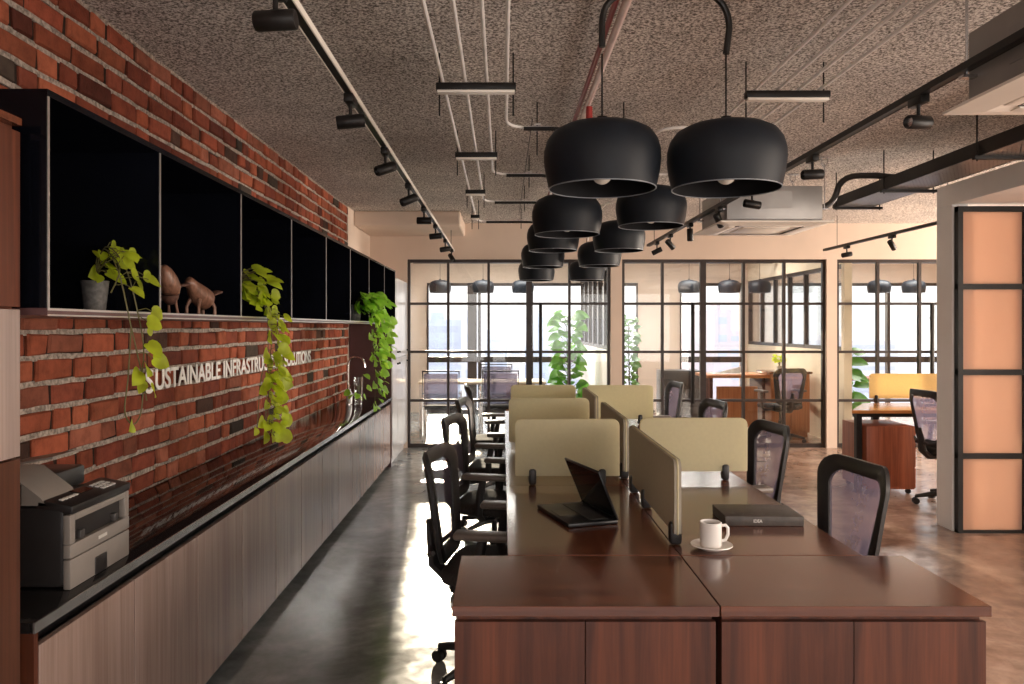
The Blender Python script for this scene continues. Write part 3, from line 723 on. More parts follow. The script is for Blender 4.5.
MB().lathe([(0, 0), (.033, 0), (.036, .006), (.0365, .082), (.034, .084), (.033, .080), (.032, .01), (0, .008)], n=36).build('cup', M['white_ceramic'], t, 40)
MB().tube([(.034, 0, .070), (.050, 0, .072), (.058, 0, .062), (.058, 0, .04), (.050, 0, .022), (.033, 0, .018)], .0055, 10).build('handle', M['white_ceramic'], t)
MB().lathe([(.0325, .07), (0, .0701)], n=30).build('coffee', M['coffee'], t)
t = thing('book', 'thick dark grey boxed book lettered IDEA behind the mug', 'book', (.838, 2.90, .751), R(-1.5))
MB().box(0, .293, 0, .20, 0, .036, .0015).build('cover', M['box_paper'], t)
MB().box(.003, .293, .003, .2005, .004, .009).build('pages', M['print_pale'], t, None)
def face_ny(x, z, y=-.0006): return Matrix(((1, 0, 0, x), (0, 0, -1, y), (0, 1, 0, z), (0, 0, 0, 1)))
text_mesh('title', 'IDEA', .017, M['print_pale'], t, face_ny(.105, .013), .0004, width=.033, bold=.0004)
b2 = MB().box(.02, .055, -.0008, 0, .015, .016).box(.02, .05, -.0008, 0, .019, .020)
for k in range(11): b2.box(.19 + k * .008, .1955 + k * .008, -.0008, 0, .016, .0185)
b2.build('small_print', M['keys'], t, None)
pr = MB(); rnd = random.Random(2)
for k in range(7):
    xx = .03 + k * .036; pr.prism([(xx, .02 + rnd.random() * .02, .0364), (xx + .014, .03, .0364), (xx + .02, .055 + rnd.random() * .03, .0364)], (0, 0, .0003))
pr.build('cover_print', M['keys'], t, None)

# ------------------------------------------------------------------ office chair (faces +x)
def rrect(w_top, w_bot, h, r, n=6, inset=0.0):
    pts = []
    def corner(cx, cy, a0, rr):
        for k in range(n + 1): a = R(a0 + 90 * k / n); pts.append((cx + rr * math.cos(a), cy + rr * math.sin(a)))
    wt, wb = w_top / 2 - inset, w_bot / 2 - inset; r2 = max(.02, r - inset * .4)
    corner(wt - r2, h - inset - r2, 0, r2); corner(-wt + r2, h - inset - r2, 90, r2)
    corner(-wb + r2, inset + r2, 180, r2); corner(wb - r2, inset + r2, 270, r2)
    return pts
def back_pt(a, b, off=0.0):   # a lateral, b height 0..h -> local x,y,z
    x = -.205 - .05 * math.sin(b / .5 * 1.2) - .085 * b + 1.05 * a * a * (.6 + b) - off
    return (x, a, .50 + b)
def office_chair(label):
    t = thing('office_chair', label, 'chair', (0, 0, 0), 0, 'mesh office chairs at the bench')
    b = MB().lathe([(0, .075), (.045, .075), (.045, .11), (.03, .13), (0, .13)], n=20)
    for k in range(5):
        a = R(72 * k + 18); c, s = math.cos(a), math.sin(a)
        b.tube([(c * .03, s * .03, .10), (c * .15, s * .15, .095), (c * .29, s * .29, .068)], [.026, .022, .015], 10, flat=(1, .9))
    b.build('star_base', M['plastic'], t)
    for k in range(5):
        a = R(72 * k + 18); c, s = math.cos(a) * .29, math.sin(a) * .29; p = (-math.sin(a), math.cos(a))
        w = MB()
        for d in (-1, 1): w.cyl((c + p[0] * d * .006, s + p[1] * d * .006, .029), (c + p[0] * d * .024, s + p[1] * d * .024, .029), .028, .026, 16)
        w.cyl((c, s, .03), (c, s, .075), .008, .008, 8); w.build('caster', M['plastic'], t)
    MB().cyl((0, 0, .12), (0, 0, .28), .026).cyl((0, 0, .28), (0, 0, .41), .016).build('gas_lift', M['black_metal'], t)
    MB().box(-.14, .10, -.07, .07, .395, .435, .012).cyl((.0, -.07, .42), (.02, -.19, .42), .006).box(-.01, .05, -.225, -.185, .412, .428, .004).build('mechanism', M['plastic'], t)
    # seat: cushion with soft rounded rim and waterfall front
    m = MB(); N = 36; rings = []
    for k, (sc, z) in enumerate([(.0, .432), (.86, .432), (.97, .44), (1.0, .458), (.99, .475), (.93, .490), (.7, .496), (.35, .492), (.0, .490)]):
        ring = []
        for j in range(N):
            a = 2 * PI * j / N; e = .45
            cx = math.copysign(abs(math.cos(a)) ** e, math.cos(a)) * .235 * max(sc, .001); cy = math.copysign(abs(math.sin(a)) ** e, math.sin(a)) * .24 * max(sc, .001)
            ring.append((cx + .02, cy, z - (max(0, cx - .12) ** 2) * 1.2 + .15 * cy * cy))
        rings.append(ring)
    m.rings(rings).build('seat', M['seat_fabric'], t, 50)
    for s in (-1, 1):
        a_ = MB().tube([(-.02, s * .12, .43), (-.02, s * .24, .43), (-.03, s * .272, .46), (-.02, s * .275, .56), (-.005, s * .268, .655)], [.016, .017, .018, .017, .016], 10, flat=(1, 1.3)).build('armrest', M['plastic'], t)
        MB().box(-.12, .13, s * .268 - .042, s * .268 + .042, .655, .685, .013).build('arm_pad', M['arm_pad'], a_)
    # back
    h = .475
    out = rrect(.46, .37, h, .085); inn = rrect(.46, .37, h, .085, inset=.058)
    midr = rrect(.46, .37, h, .085, inset=.026)
    fm = MB(); rings = []
    for lst, off in ((out, .0), (midr, -.014), (inn, -.004), (inn, .012), (midr, .024), (out, .016)):
        rings.append([back_pt(a, b, off) for a, b in lst])
    fm.rings(rings, True, loop=True).build('back_frame', M['plastic'], t, 50)
    g = MB(); n = len(inn); vr = []
    cx, cy = 0, h / 2
    for kk in range(5):
        q = 1 - kk / 4.3
        vr.append([back_pt(cx + (a - cx) * q, cy + (b - cy) * q, .004) for a, b in inn])
    g.rings(vr, True, False, True).build('mesh_back', M['mesh'], t, 60)
    sp = MB().tube([(-.12, 0, .415), (-.22, 0, .42), (-.275, 0, .47), (-.285, 0, .56), (-.30, 0, .66)], [.022, .026, .026, .022, .012], 10, flat=(1, 1.6))
    for s in (-1, 1): sp.tube([(-.283, 0, .55), (-.275, s * .08, .53), (-.235, s * .165, .56)], [.014, .012, .010], 8)
    sp.build('back_support', M['plastic'], t)
    return t
ch = office_chair('dark mesh office chair on the left side, nearest, half behind the end cabinet')
ch.location = (-.03, 3.32, 0); ch.rotation_euler = (0, 0, R(-10))
cl = [('dark mesh office chair on the left side, just past the nearest one', (-.05, 4.52, 0), R(-12)),
      ('dark mesh office chair on the left side, third back along the bench', (-.04, 5.65, 0), R(-8)),
      ('dark mesh office chair on the left side, farthest back by the glass', (-.06, 7.0, 0), R(4)),
      ('dark mesh office chair with a lilac-looking mesh, nearest on the right side', (1.14, 3.0, 0), R(180 + 8)),
      ('dark mesh office chair at the right end of the cream screen', (1.22, 4.2, 0), R(180 + 7)),
      ('dark mesh office chair seen just above the right cream screen', (1.27, 5.5, 0), R(180 + 8)),
      ('dark mesh office chair farthest back on the right side', (1.40, 7.35, 0), R(180 + 5))]
for l, p, a in cl: dup(ch, l, p, a)
dup(ch, 'black mesh office chair beside the yellow screen desk', (3.78, 6.46, 0), R(5), 'chairs away from the bench')

# ------------------------------------------------------------------ yellow screen workstation
t = thing('office_desk', 'orange-topped desk carrying the yellow screen on the right', 'desk', (3.14, 6.93, 0))
MB().prism([(0, 0, .722), (1.9, 0, .722), (1.9, .68, .722), (.42, .68, .722)], (0, 0, .028)).build('desktop', M['orange_wood'], t, None)
MB().box(.06, 1.84, .08, .12, .68, .722).box(.48, 1.84, .56, .60, .68, .722).build('beam', M['black_metal'], t, None)
for xx in (.06, 1.8):
    for yy in (.04, .60):
        if xx < 1 and yy > .5: xx += .42
        MB().box(xx, xx + .05, yy, yy + .05, 0, .722).build('leg', M['black_metal'], t, None)
divider('bright yellow fabric screen on the orange-topped desk', 3.62, 5.0, 7.595, 7.61, 1.04, [-.63, .3, .6], 'screen_y', group='yellow screen')
t = thing('pedestal', 'red-brown wooden drawer pedestal beside the desk leg', 'pedestal', (3.26, 6.90, 0))
MB().box(0, .43, .0, .5, .045, .61, .003).build('carcass', M['redwood'], t)
for k in range(3): MB().box(.431, .445, .01, .49, .055 + k * .185, .232 + k * .185, .002).build('drawer', M['redwood'], t)
for xx in (.04, .39):
    for yy in (.04, .46): MB().cyl((xx, yy - .012, .022), (xx, yy + .012, .022), .022).box(xx - .012, xx + .012, yy - .01, yy + .01, .02, .046).build('caster', M['plastic'], t)
t = thing('keyboard', 'flat dark keyboard on the orange desk top', 'keyboard', (3.95, 7.25, .751))
MB().box(0, .42, 0, .13, 0, .018, .004).build('keyboard_body', M['plastic2'], t)
MB().box(.012, .408, .012, .118, .018, .021, .001).build('keys', M['keys'], t)

# ------------------------------------------------------------------ pendants
def pendant(label, x, y, group='black dome pendants over the bench', cable_top=2.49, z0=2.035):
    t = thing('pendant_lamp', label, 'pendant lamp', (x, y, z0), 0, group)
    out = [(.193, .0), (.205, .055), (.211, .10), (.210, .135), (.200, .172), (.178, .203), (.14, .223), (.09, .236), (.04, .242), (0, .243)]
    MB().lathe(out, n=48).build('shade', M['pendant'], t, 60)
    MB().lathe([(.190, .001), (.202, .055), (.207, .10), (.206, .135), (.196, .17), (.174, .2), (.13, .219), (.06, .232), (0, .235)], n=48).build('shade_lining', M['pendant_in'], t, 60)
    MB().tube([(.1925 * math.cos(a), .1925 * math.sin(a), 0) for a in [2 * PI * k / 48 for k in range(48)]], .0022, 6, True).build('rim', M['rim'], t)
    MB().cyl((0, 0, .083), (0, 0, .232), .02, .024, 14).build('lamp_holder', M['black_metal'], t)
    bl = []
    for k in range(13):
        a = R(-90 + 180 * k / 12); bl.append((max(.0, .036 * math.cos(a)), .052 + .036 * math.sin(a)))
    MB().lathe(bl + [], n=20).build('bulb', M['bulb'], t, 60)
    MB().cyl((0, 0, .24), (0, 0, cable_top - z0), .0035, .0035, 8).lathe([(0, .243), (.02, .243), (.018, .262), (0, .265)], n=16).build('cable', M['black_metal'], t)
    return t
XL, XRt = .385, .9
rowsL = [2.79, 4.62, 6.2, 7.45, 8.85]; 
LX = [.359, .384, .403, .385, .385]; RX = [.808, .888, .933, .932, .977]; PZ = [2.0, 2.055, 2.115, 2.08, 2.035]
ordn = ['at the front', 'second from the front', 'third from the front', 'second from the back', 'at the back']
p0 = pendant('matte black dome pendant ' + ordn[0] + ' of the left row, bulb showing', LX[0], 2.79, z0=2.0)
for i in range(1, 5): dup(p0, 'matte black dome pendant ' + ordn[i] + ' of the left row', (LX[i], rowsL[i], PZ[i]))
for i in range(5): dup(p0, 'matte black dome pendant ' + ordn[i] + ' of the right row', (RX[i], rowsL[i] + (.0, .0, 0, 0, .15)[i], PZ[i] + (0, .05, 0, .01, .01)[i]))
rear = pendant('small dome pendant behind the left glass partition, nearest the grey cupboard', -.98, 12.0, 'pendants in the rear rooms', 2.6)
rl2 = [('small dome pendant behind the left glass partition, between its two neighbours', -.31), ('small dome pendant behind the left glass partition, beside the door pull bar', .31),
       ('dome pendant behind the middle partition, left of three', 2.9), ('dome pendant behind the middle partition, centre of three', 3.53), ('dome pendant behind the middle partition, nearest the cream wall', 4.0),
       ('dome pendant behind the right partition, left of the pair', 5.86), ('dome pendant behind the right partition, above the yellow screen', 6.4)]
rear.scale = (.82, .82, .82)
for l, x in rl2: dup(rear, l, (x, 12.0, 2.035))
# suspension: surface rails in rear rooms carrying the pendants
for nm, a, c in (('over the left meeting room', -1.4, 1.3), ('over the orange desk room', 1.8, 4.2), ('over the far right room', 4.6, 7.6)):
    o = MB().box(a, c, 11.98, 12.02, 2.49, 2.53)
    for xx in (a + .2, c - .2): o.cyl((xx, 12.0, 2.52), (xx, 12.0, H), .006, .006, 8)
    tag(o.build('suspension_rail', M['black_metal'], None, None), 'thin black suspension rail ' + nm, 'rail', 'suspension rails')

# ------------------------------------------------------------------ ceiling conduits
ZP = 2.64
def pipe(name, label, pts, r, mat, group=None, n=10):
    return tag(MB().tube(pts, r, n).build(name, M[mat]), label, 'pipe', group)
brk = [3.58, 5.0, 6.36, 7.77]
rowY = [4.40, 5.75, 7.0, 8.3]; nxt = [4.62, 6.2, 7.45, 8.85]
lp = [.018, -.075, -.175, -.28]
pn = ['shortest', 'second shortest', 'second longest', 'longest']
for i in range(4):
    x = lp[i]; ye = rowY[i]
    pts = [(x, .4, ZP), (x, ye - .18, ZP)] + arc((x, ye - .18, ZP), (x, ye, ZP), (x + .14, ye, ZP), 6)[1:] + [(XL - .16, ye, ZP)] + arc((XL - .14, ye, ZP), (XL, ye, ZP), (XL - .005, ye + .12, ZP - .02), 5)
    pts += arc((XL - .005, ye + .12, ZP - .02), (XL - .005, nxt[i], ZP), (XL - .005, nxt[i], 2.49), 6)[1:]
    pipe('conduit_pipe', 'thin metal conduit left of the pendants, %s of its bundle' % pn[i], pts, .0085, 'pipe', 'left conduit bundle')
rp = [1.21, 1.32, 1.42, 1.52]
for i in range(4):
    x = rp[i]; ye = rowY[i]; xr = RX[i + 1]
    pts = [(x, .4, ZP), (x, ye - .18, ZP)] + arc((x, ye - .18, ZP), (x, ye, ZP), (x - .14, ye, ZP), 6)[1:] + [(xr + .16, ye, ZP)] + arc((xr + .14, ye, ZP), (xr, ye, ZP), (xr, ye + .12, ZP - .02), 5)
    pts += arc((xr, ye + .12, ZP - .02), (xr, nxt[i], ZP), (xr, nxt[i], 2.49), 6)[1:]
    pipe('conduit_pipe', 'thin metal conduit right of the pendants, %s of its bundle' % pn[i], pts, .0085, 'pipe', 'right conduit bundle')
for i in range(4):   # dark links between the two lamps of a row
    ye = rowY[i]
    pipe('conduit_link', 'black conduit bridging the two lamps %s' % ['just behind the front pair', 'over the third pair', 'over the fourth pair', 'over the last pair'][i],
         [(lp[i] + .10, ye - .02, ZP - .012), (XL - .1, ye - .02, ZP - .012)] + arc((XL - .1, ye - .02, ZP - .012), (XL - .02, ye - .02, ZP - .014), (XL, ye - .02, ZP - .05), 4)[1:] , .012, 'pipe_dark', 'black conduit links')
# black swan necks for the front pair
pipe('swan_neck_conduit', 'thick black curved conduit above the front left pendant', [(.62, 2.6, 2.72), (.50, 2.74, 2.71)] + arc((.46, 2.77, 2.705), (.36, 2.79, 2.70), (.359, 2.79, 2.60), 8) + [(.359, 2.79, 2.515)], .012, 'pipe_dark', 'swan necks')
pipe('swan_neck_conduit', 'thick black curved conduit above the front right pendant', [(.64, 2.6, 2.72), (.69, 2.74, 2.71)] + arc((.73, 2.77, 2.705), (.82, 2.79, 2.68), (.82, 2.79, 2.58), 8) + [(.808, 2.79, 2.49)], .012, 'pipe_dark', 'swan necks')
# red and white sprinkler pipes
pipe('sprinkler_pipe', 'dark red sprinkler pipe passing above the front left pendant', [(.43, .5, 2.74), (.43, 8.4, 2.74)], .012, 'red_pipe', None, 14)
pipe('water_pipe', 'pale pinkish pipe running beside the red sprinkler pipe', [(.465, .5, 2.72), (.465, 8.4, 2.72)], .017, 'pink_pipe', None, 14)
o = MB().cyl((.47, 4.2, 2.70), (.47, 4.2, 2.60), .018, .018, 14).lathe([(0, 2.585), (.022, 2.585), (.022, 2.60), (0, 2.60)], (.47, 4.2, 0), 14).cyl((.47, 4.2, 2.58), (.47, 4.2, 2.52), .009, .009, 10)
tag(o.build('ceiling_sprinkler', M['red_pipe']), 'small bright red sprinkler drop above the front left pendant', 'sprinkler')

def bracket(label, x0, x1, y, z=ZP):
    t = thing('pipe_bracket', label, 'bracket', ((x0 + x1) / 2, y, z), 0, 'pipe brackets')
    w = (x1 - x0) / 2
    MB().box(-w, w, -.025, .025, -.042, -.0095, .003).build('channel', M['black_metal'], t)
    MB().box(-w + .006, w - .006, -.022, .022, -.054, -.0425, .002).build('clip_strip', M['ac_panel'], t)
    for s in (-1, 1): MB().cyl((s * (w - .012), .03, -.15), (s * (w - .012), .03, H - z), .004, .004, 8).build('threaded_rod', M['black_metal'], t)
bracket('black bracket holding four conduits left of the pendants', -.31, .06, brk[0])
bracket('black bracket holding three conduits left of the pendants', -.31, -.035, brk[1])
bracket('black bracket holding two conduits left of the pendants', -.31, -.145, brk[2])
bracket('tiny black bracket holding the last single conduit', -.325, -.235, brk[3])
bracket('black bracket holding four conduits right of the pendants', 1.165, 1.565, 3.70)
bracket('black bracket holding the right conduits, hidden above the right row', 1.27, 1.565, 5.2)
def drop_rod(label, x, y, lo=.12):
    t = thing('threaded_rod_clamp', label, 'clamp', (x, y, ZP), 0, 'rod clamps')
    MB().cyl((0, 0, -lo), (0, 0, H - ZP), .004, .004, 8).build('rod', M['black_metal'], t)
    MB().box(-.02, .02, -.018, .018, -.022, -.012, .002).box(-.02, .02, -.018, .018, .012, .022, .002).build('clamp_plate', M['edge'], t)
for i, nm in enumerate(['behind the bracket of four', 'beside the bracket of three', 'beside the bracket of two', 'beside the tiny last bracket']):
    drop_rod('thin rod clamp ' + nm, .195, rowY[i], (.16, .10, .09, .08)[i])
drop_rod('thin rod clamp between the two front pendants', .69, 4.40, .05)
tag(MB().tube([(.17, rowY[k] + (0 if k else .05), 2.70) for k in range(4)], .0035, 6).build('ceiling_wire', M['black_metal']), 'thin wire looped along the left rod clamps', 'wire')

# ------------------------------------------------------------------ track lights
def spot_proto():
    t = thing('track_spotlight', 'x', 'spotlight', (0, 0, 0))
    MB().box(-.018, .018, -.05, .05, -.045, -.012, .003).build('adaptor', M['black_metal'], t)
    MB().cyl((0, 0, -.045), (0, 0, -.10), .007, .007, 10).box(-.012, .012, -.01, .01, -.115, -.085, .003).build('stem', M['black_metal'], t)
    hd = MB().lathe([(0, -.055), (.024, -.055), (.027, -.05), (.027, .05), (.023, .055), (.021, .04), (0, .036)], n=24)
    o = hd.build('lamp_head', M['black_metal'], t, 40, Matrix.Rotation(R(90), 4, 'Y'))   # axis along +x (mouth +x)
    MB().lathe([(.020, .042), (0, .044)], n=20).build('lens', M['steel'], o, None, Matrix.Rotation(R(90), 4, 'Y'))
    return t
def place_spot(src, label, x, y, z, yaw, tilt, group):
    t = src if src.get('label') == 'x' else dup(src, label, (0, 0, 0))
    t['label'] = label; t['group'] = group; t.location = (x, y, z)
    for k in kids(t):
        if k.name.startswith('lamp_head'):
            k.location = (0, 0, -.112); k.rotation_euler = (0, R(tilt), R(yaw))
    return t
sp = spot_proto()
ZT = 2.42
def track(label, x, y0, y1, z=ZT, edge='black_metal'):
    t = thing('lighting_track', label, 'track', (x, y0, z), 0, 'ceiling lighting tracks')
    L = y1 - y0
    MB().box(-.017, .017, 0, L, -.012, .014).build('rail', M['black_metal'], t, None)
    MB().box(-.0185, -.017, 0, L, -.013, .010).box(.017, .0185, 0, L, -.013, .010).box(-.0185, -.014, 0, L, -.0135, -.0121).box(.014, .0185, 0, L, -.0135, -.0121).build('side_edge', M[edge], t, None)
    n = 2
    for k in range(n): yy = .35 + (L - .7) * k / (n - 1); MB().cyl((0, yy, .014), (0, yy, H - z), .0035, .0035, 8).build('rod', M['black_metal'], t)
    return t
track('black lighting track above the corridor beside the brick wall', -.60, .8, 9.25, edge='ac_panel')
track('black lighting track on the right of the pendants', 1.64, .8, 8.7)
track('short black lighting track over the yellow screen desk', 3.84, 6.3, 9.2)
dl = ['largest, at the top edge of the view', 'second, above the black shelf', 'third along', 'fourth along', 'fifth along', 'sixth along', 'seventh, above the glass', 'last, just above the partition']
Yl = [2.03, 3.03, 3.93, 4.9, 5.85, 6.85, 8.0, 9.0]; yaw = [178, 190, 215, 205, 180, 180, 200, -50]; tl = [2, 8, 22, 25, 0, 5, 10, 45]
for i in range(8): place_spot(sp, 'black spotlight on the corridor track, ' + dl[i], -.60, Yl[i], ZT, yaw[i], tl[i], 'spotlights on the corridor track')
dr = ['nearest, mouth toward the camera', 'second from the right edge', 'between the front pendant and the ceiling unit', 'fourth along', 'pointing straight down', 'tilted, near the far end', 'last, at the far end']
Yr = [3.04, 4.08, 5.07, 5.85, 6.75, 7.55, 8.2]; yaw = [200, 182, 185, 40, 0, 30, 160]; tl = [3, 3, -8, 50, 88, 40, 25]
for i in range(7): place_spot(sp, 'black spotlight on the right track, ' + dr[i], 1.64, Yr[i], ZT, yaw[i], tl[i], 'spotlights on the right track')
place_spot(sp, 'small black spotlight at the far end of the short right track', 3.84, 8.6, ZT, 180, 10, 'spotlights on the short track')
place_spot(sp, 'small black spotlight near the white column on the short track', 3.84, 7.6, ZT, 30, 45, 'spotlights on the short track')

# ------------------------------------------------------------------ cassette air conditioners
def cassette(label, x, y, group='ceiling cassette units'):
    t = thing('ceiling_cassette', label, 'air conditioner', (x, y, 2.27), 0, group)
    W = .84
    MB().box(.06, W - .06, .06, W - .06, .035, .29, .004).build('casing', M['ac_body'], t)
    MB().box(.055, .06, .25, .55, .10, .22).build('service_plate', M['ac_body'], t, None); MB().box(.25, .55, .055, .06, .12, .25).build('service_plate', M['ac_body'], t, None)
    m = MB()
    m.rings([[(0, 0, .022), (W, 0, .022), (W, W, .022), (0, W, .022)], [(0, 0, .012), (W, 0, .012), (W, W, .012), (0, W, .012)], [(.10, .10, -.004), (W - .10, .10, -.004), (W - .10, W - .10, -.004), (.10, W - .10, -.004)]], True, True, False)
    m.rings([[(.10, .10, -.004), (W - .1, .1, -.004), (W - .1, W - .1, -.004), (.1, W - .1, -.004)], [(.18, .18, .004), (W - .18, .18, .004), (W - .18, W - .18, .004), (.18, W - .18, .004)]], True, False, True)
    fp = m.build('fascia', M['ac_panel'], t, None)
    for a in range(4):
        rm = Matrix.Translation((W / 2, W / 2, 0)) @ Matrix.Rotation(R(90 * a), 4, 'Z')
        s = MB().box(-.24, .24, -.312, -.262, -.006, .004, .002, rm).build('louvre', M['ac_panel'], t)
        MB().box(-.25, .25, -.258, -.250, -.003, .001, 0, rm).build('air_slot', M['ac_dark'], s, None)
    MB().box(.24, W - .24, .24, W - .24, -.002, .004, .002).build('intake_grille', M['ac_panel'], t)
    for xx in (.03, W - .03):
        for yy in (.10, W - .10):
            MB().cyl((xx, yy, .12), (xx, yy, H - 2.27 - .05), .005, .005, 8).box(xx - .02, xx + .035, yy - .015, yy + .015, .115, .125).tube([(xx - .022, yy, H - 2.27), (xx - .022, yy, H - 2.27 - .05), (xx, yy, H - 2.27 - .075), (xx + .022, yy, H - 2.27 - .05), (xx + .022, yy, H - 2.27)], .005, 8).box(xx - .045, xx + .045, yy - .012, yy + .012, H - 2.27 - .008, H - 2.27).build('hook_rod', M['steel'], t)
    return t
a1 = cassette('white ceiling cassette air conditioner behind the front right pendant', 1.62, 5.72)
dup(a1, 'white ceiling cassette air conditioner cut by the right edge', (1.62, 2.0, 2.27))

# ------------------------------------------------------------------ cable tray and hose
t = thing('cable_tray', 'perforated cable tray with black side rails above the alcove edge', 'cable tray', (2.78, 1.2, 2.50))
MB().box(0, .30, 0, 5.3, 0, .003).build('perforated_base', M['tray'], t, None)
for xx in (0, .297): box1(xx, xx + .004, 0, 5.3, 0, .085).build('side_rail', M['black_metal'], t, None)
for yy in (1.4, 3.3, 4.4, 5.2):
    b_ = MB().box(-.03, .37, yy - .015, yy + .015, -.022, -.002).build('cross_bar', M['black_metal'], t, None)
    MB().cyl((-.01, yy, -.03), (-.01, yy, H - 2.5), .005, .005, 8).cyl((.35, yy, -.03), (.35, yy, H - 2.5), .005, .005, 8).build('threaded_rod', M['black_metal'], b_)
tag(MB().tube(arc((2.50, 6.15, 2.45), (2.62, 6.15, 2.45), (2.66, 6.15, 2.56), 5) + arc((2.66, 6.15, 2.58), (2.68, 6.1, 2.70), (2.78, 6.0, 2.68), 5)[1:] + arc((2.86, 5.9, 2.66), (3.0, 5.8, 2.62), (3.05, 5.6, 2.57), 5), .024, 14).build('hanging_drain_hose', M['duct']), 'black insulated hose rising from the ceiling unit to the cable tray', 'hose')

# ------------------------------------------------------------------ rear room furniture
def visitor(label):
    t = thing('visitor_chair', label, 'chair', (0, 0, 0), 0, 'square-backed chairs in the left meeting room')
    MB().box(-.22, .22, -.22, .22, .43, .47, .015).build('seat', M['seat_fabric'], t)
    MB().box(-.22, .22, -.255, -.23, .50, .90, .012).build('backrest', M['mesh'], t)
    f = MB()
    f.tube([(-.235, -.245, .93), (.235, -.245, .93), (.235, -.245, .48), (-.235, -.245, .48)], .012, 8, True)
    f.build('back_frame', M['black_metal'], t)
    for s in (-1, 1): MB().tube([(s * .235, -.245, .6), (s * .235, -.25, 0), ], .011, 8).tube([(s * .235, .22, 0), (s * .235, .22, .64), (s * .235, -.245, .64)], .011, 8).build('leg', M['chrome'], t)
    return t
v = visitor('square-backed dark chair on the near side of the meeting table, left one'); v.location = (-.80, 10.15, 0)
dup(v, 'square-backed dark chair on the near side of the meeting table, right one', (-.06, 10.2, 0), R(6))
dup(v, 'square-backed dark chair on the far side of the meeting table', (-.10, 11.5, 0), R(180))
t = thing('meeting_table', 'pale topped metal legged table in the left meeting room', 'table', (-1.16, 10.45, 0))
box1(0, 1.75, 0, .7, .72, .75, .003).build('table_top', M['cream'], t)
for xx in (.02, 1.69):
    for yy in (.03, .64): box1(xx, xx + .04, yy, yy + .04, 0, .72).build('leg', M['chrome'], t, None)
box1(1.2, 1.6, .1, .12, .3, .72).build('modesty_panel', M['orange_slat'], t, None)

t = thing('executive_desk', 'orange-brown wooden desk behind the middle glass partition', 'desk', (2.85, 10.6, 0))
box1(-.05, .80, -.05, .62, .80, .84, .003).build('desktop', M['orange_slat'], t)
MB().box(0, .04, 0, .55, 0, .80).box(.72, .76, 0, .55, 0, .80).build('side_panel', M['walnut_z'], t, None)
box1(.10, .66, .02, .05, .12, .68).build('front_panel', M['orange_slat'], t, None)
t = thing('low_cupboard', 'slatted orange-brown cupboard against the cream wall', 'cupboard', (3.66, 10.5, 0))
MB().box(0, .52, 0, .5, .06, .86).box(.02, .5, .02, .48, 0, .06).build('carcass', M['orange_slat'], t, None)
for k in range(2): box1(.005 + k * .26, .255 + k * .26, -.018, 0, .08, .80).build('door', M['orange_slat'], t, None)
box1(-.03, .55, -.03, .52, .86, .89, .003).build('top', M['walnut_x'], t)
def pot_plant(name, label, loc, hgt, n, L, mat, seed, spread=.25, pot_r=.13, pot_h=.28, low=.25, cat='plant'):
    rnd = random.Random(seed); t = thing(name, label, cat, loc)
    MB().lathe([(0, 0), (pot_r * .8, 0), (pot_r, pot_h), (pot_r * .92, pot_h), (pot_r * .88, pot_h - .03), (0, pot_h - .03)], n=24).build('pot', M['white_ceramic'], t)
    st = MB(); lf = MB(); st.tube([(0, 0, pot_h - .03), (.01, .01, hgt * .5), (-.01, 0, hgt * .9)], [pot_r * .12, pot_r * .09, pot_r * .04], 8)
    for i in range(n):
        z = hgt * (low + (1 - low) * (i + .5) / n); a = i * 2.4 + rnd.random() * .5
        tip = Vector((math.cos(a) * spread * rnd.uniform(.3, .8), math.sin(a) * spread * rnd.uniform(.3, .8), z + .05))
        st.tube([(0, 0, z - .06), (tip.x * .5, tip.y * .5, z), tip], pot_r * .03, 5)
        leaf(lf, tip, (math.cos(a), math.sin(a), rnd.uniform(-.5, .6)), (math.cos(a) * -.2, -.8, 1), L * rnd.uniform(.75, 1.15), .8)
    st.build('stems', M['vine'], t); lf.build('foliage', M[mat], t, 60); return t
pot_plant('fiddle_leaf_plant', 'tall large-leaved green plant behind the left glass partition', (.92, 11.0, 0), 1.66, 70, .19, 'leaf_d', 3, .22)
pot_plant('climbing_plant', 'tall narrow green plant just right of the beige column', (1.78, 10.9, 0), 1.6, 70, .12, 'leaf_d', 4, .12, .1)
pot_plant('palm_plant', 'spiky bright green plant behind the right partition beside the yellow screen', (4.72, 10.6, 0), 1.1, 22, .26, 'leaf_d', 8, .16, .14)
pot_plant('desk_plant', 'small yellow-green plant on the slatted cupboard', (3.84, 10.7, .891), .16, 16, .08, 'leaf_y', 5, .07, .045, .07, .5)
t = thing('paper_roll_pile', 'leaning white drawing sheets on the orange-brown desk', 'papers', (2.95, 10.75, .841))
MB().box(0, .42, 0, .25, 0, .006).build('sheet', M['paper'], t, None)
MB().prism([(.02, .1, .006), (.40, .1, .006), (.40, .1, .10)], (0, .01, 0)).build('folded_sheet', M['paper'], t, None)
c2 = dup(ch, 'black office chair behind the middle partition in front of the cupboard', (3.62, 10.05, 0), R(100), 'chairs in the rear rooms')
t = thing('side_desk', 'red-brown desk behind the right partition beyond the spiky plant', 'desk', (4.8, 11.2, 0))
box1(0, 1.7, 0, .6, .72, .75).build('desktop', M['redwood'], t, None)
for xx in (.03, 1.62): box1(xx, xx + .05, .03, .57, 0, .72).build('side_panel', M['redwood'], t, None)
t = thing('filing_cabinet', 'dark low filing cabinet behind the middle partition, far left', 'cabinet', (2.40, 11.6, 0))
MB().box(0, .62, 0, .45, 0, .84, .004).build('body', M['plastic2'], t)
for k in range(3): MB().box(.02, .60, -.012, 0, .04 + k * .265, .29 + k * .265, .003).build('drawer', M['plastic2'], t)

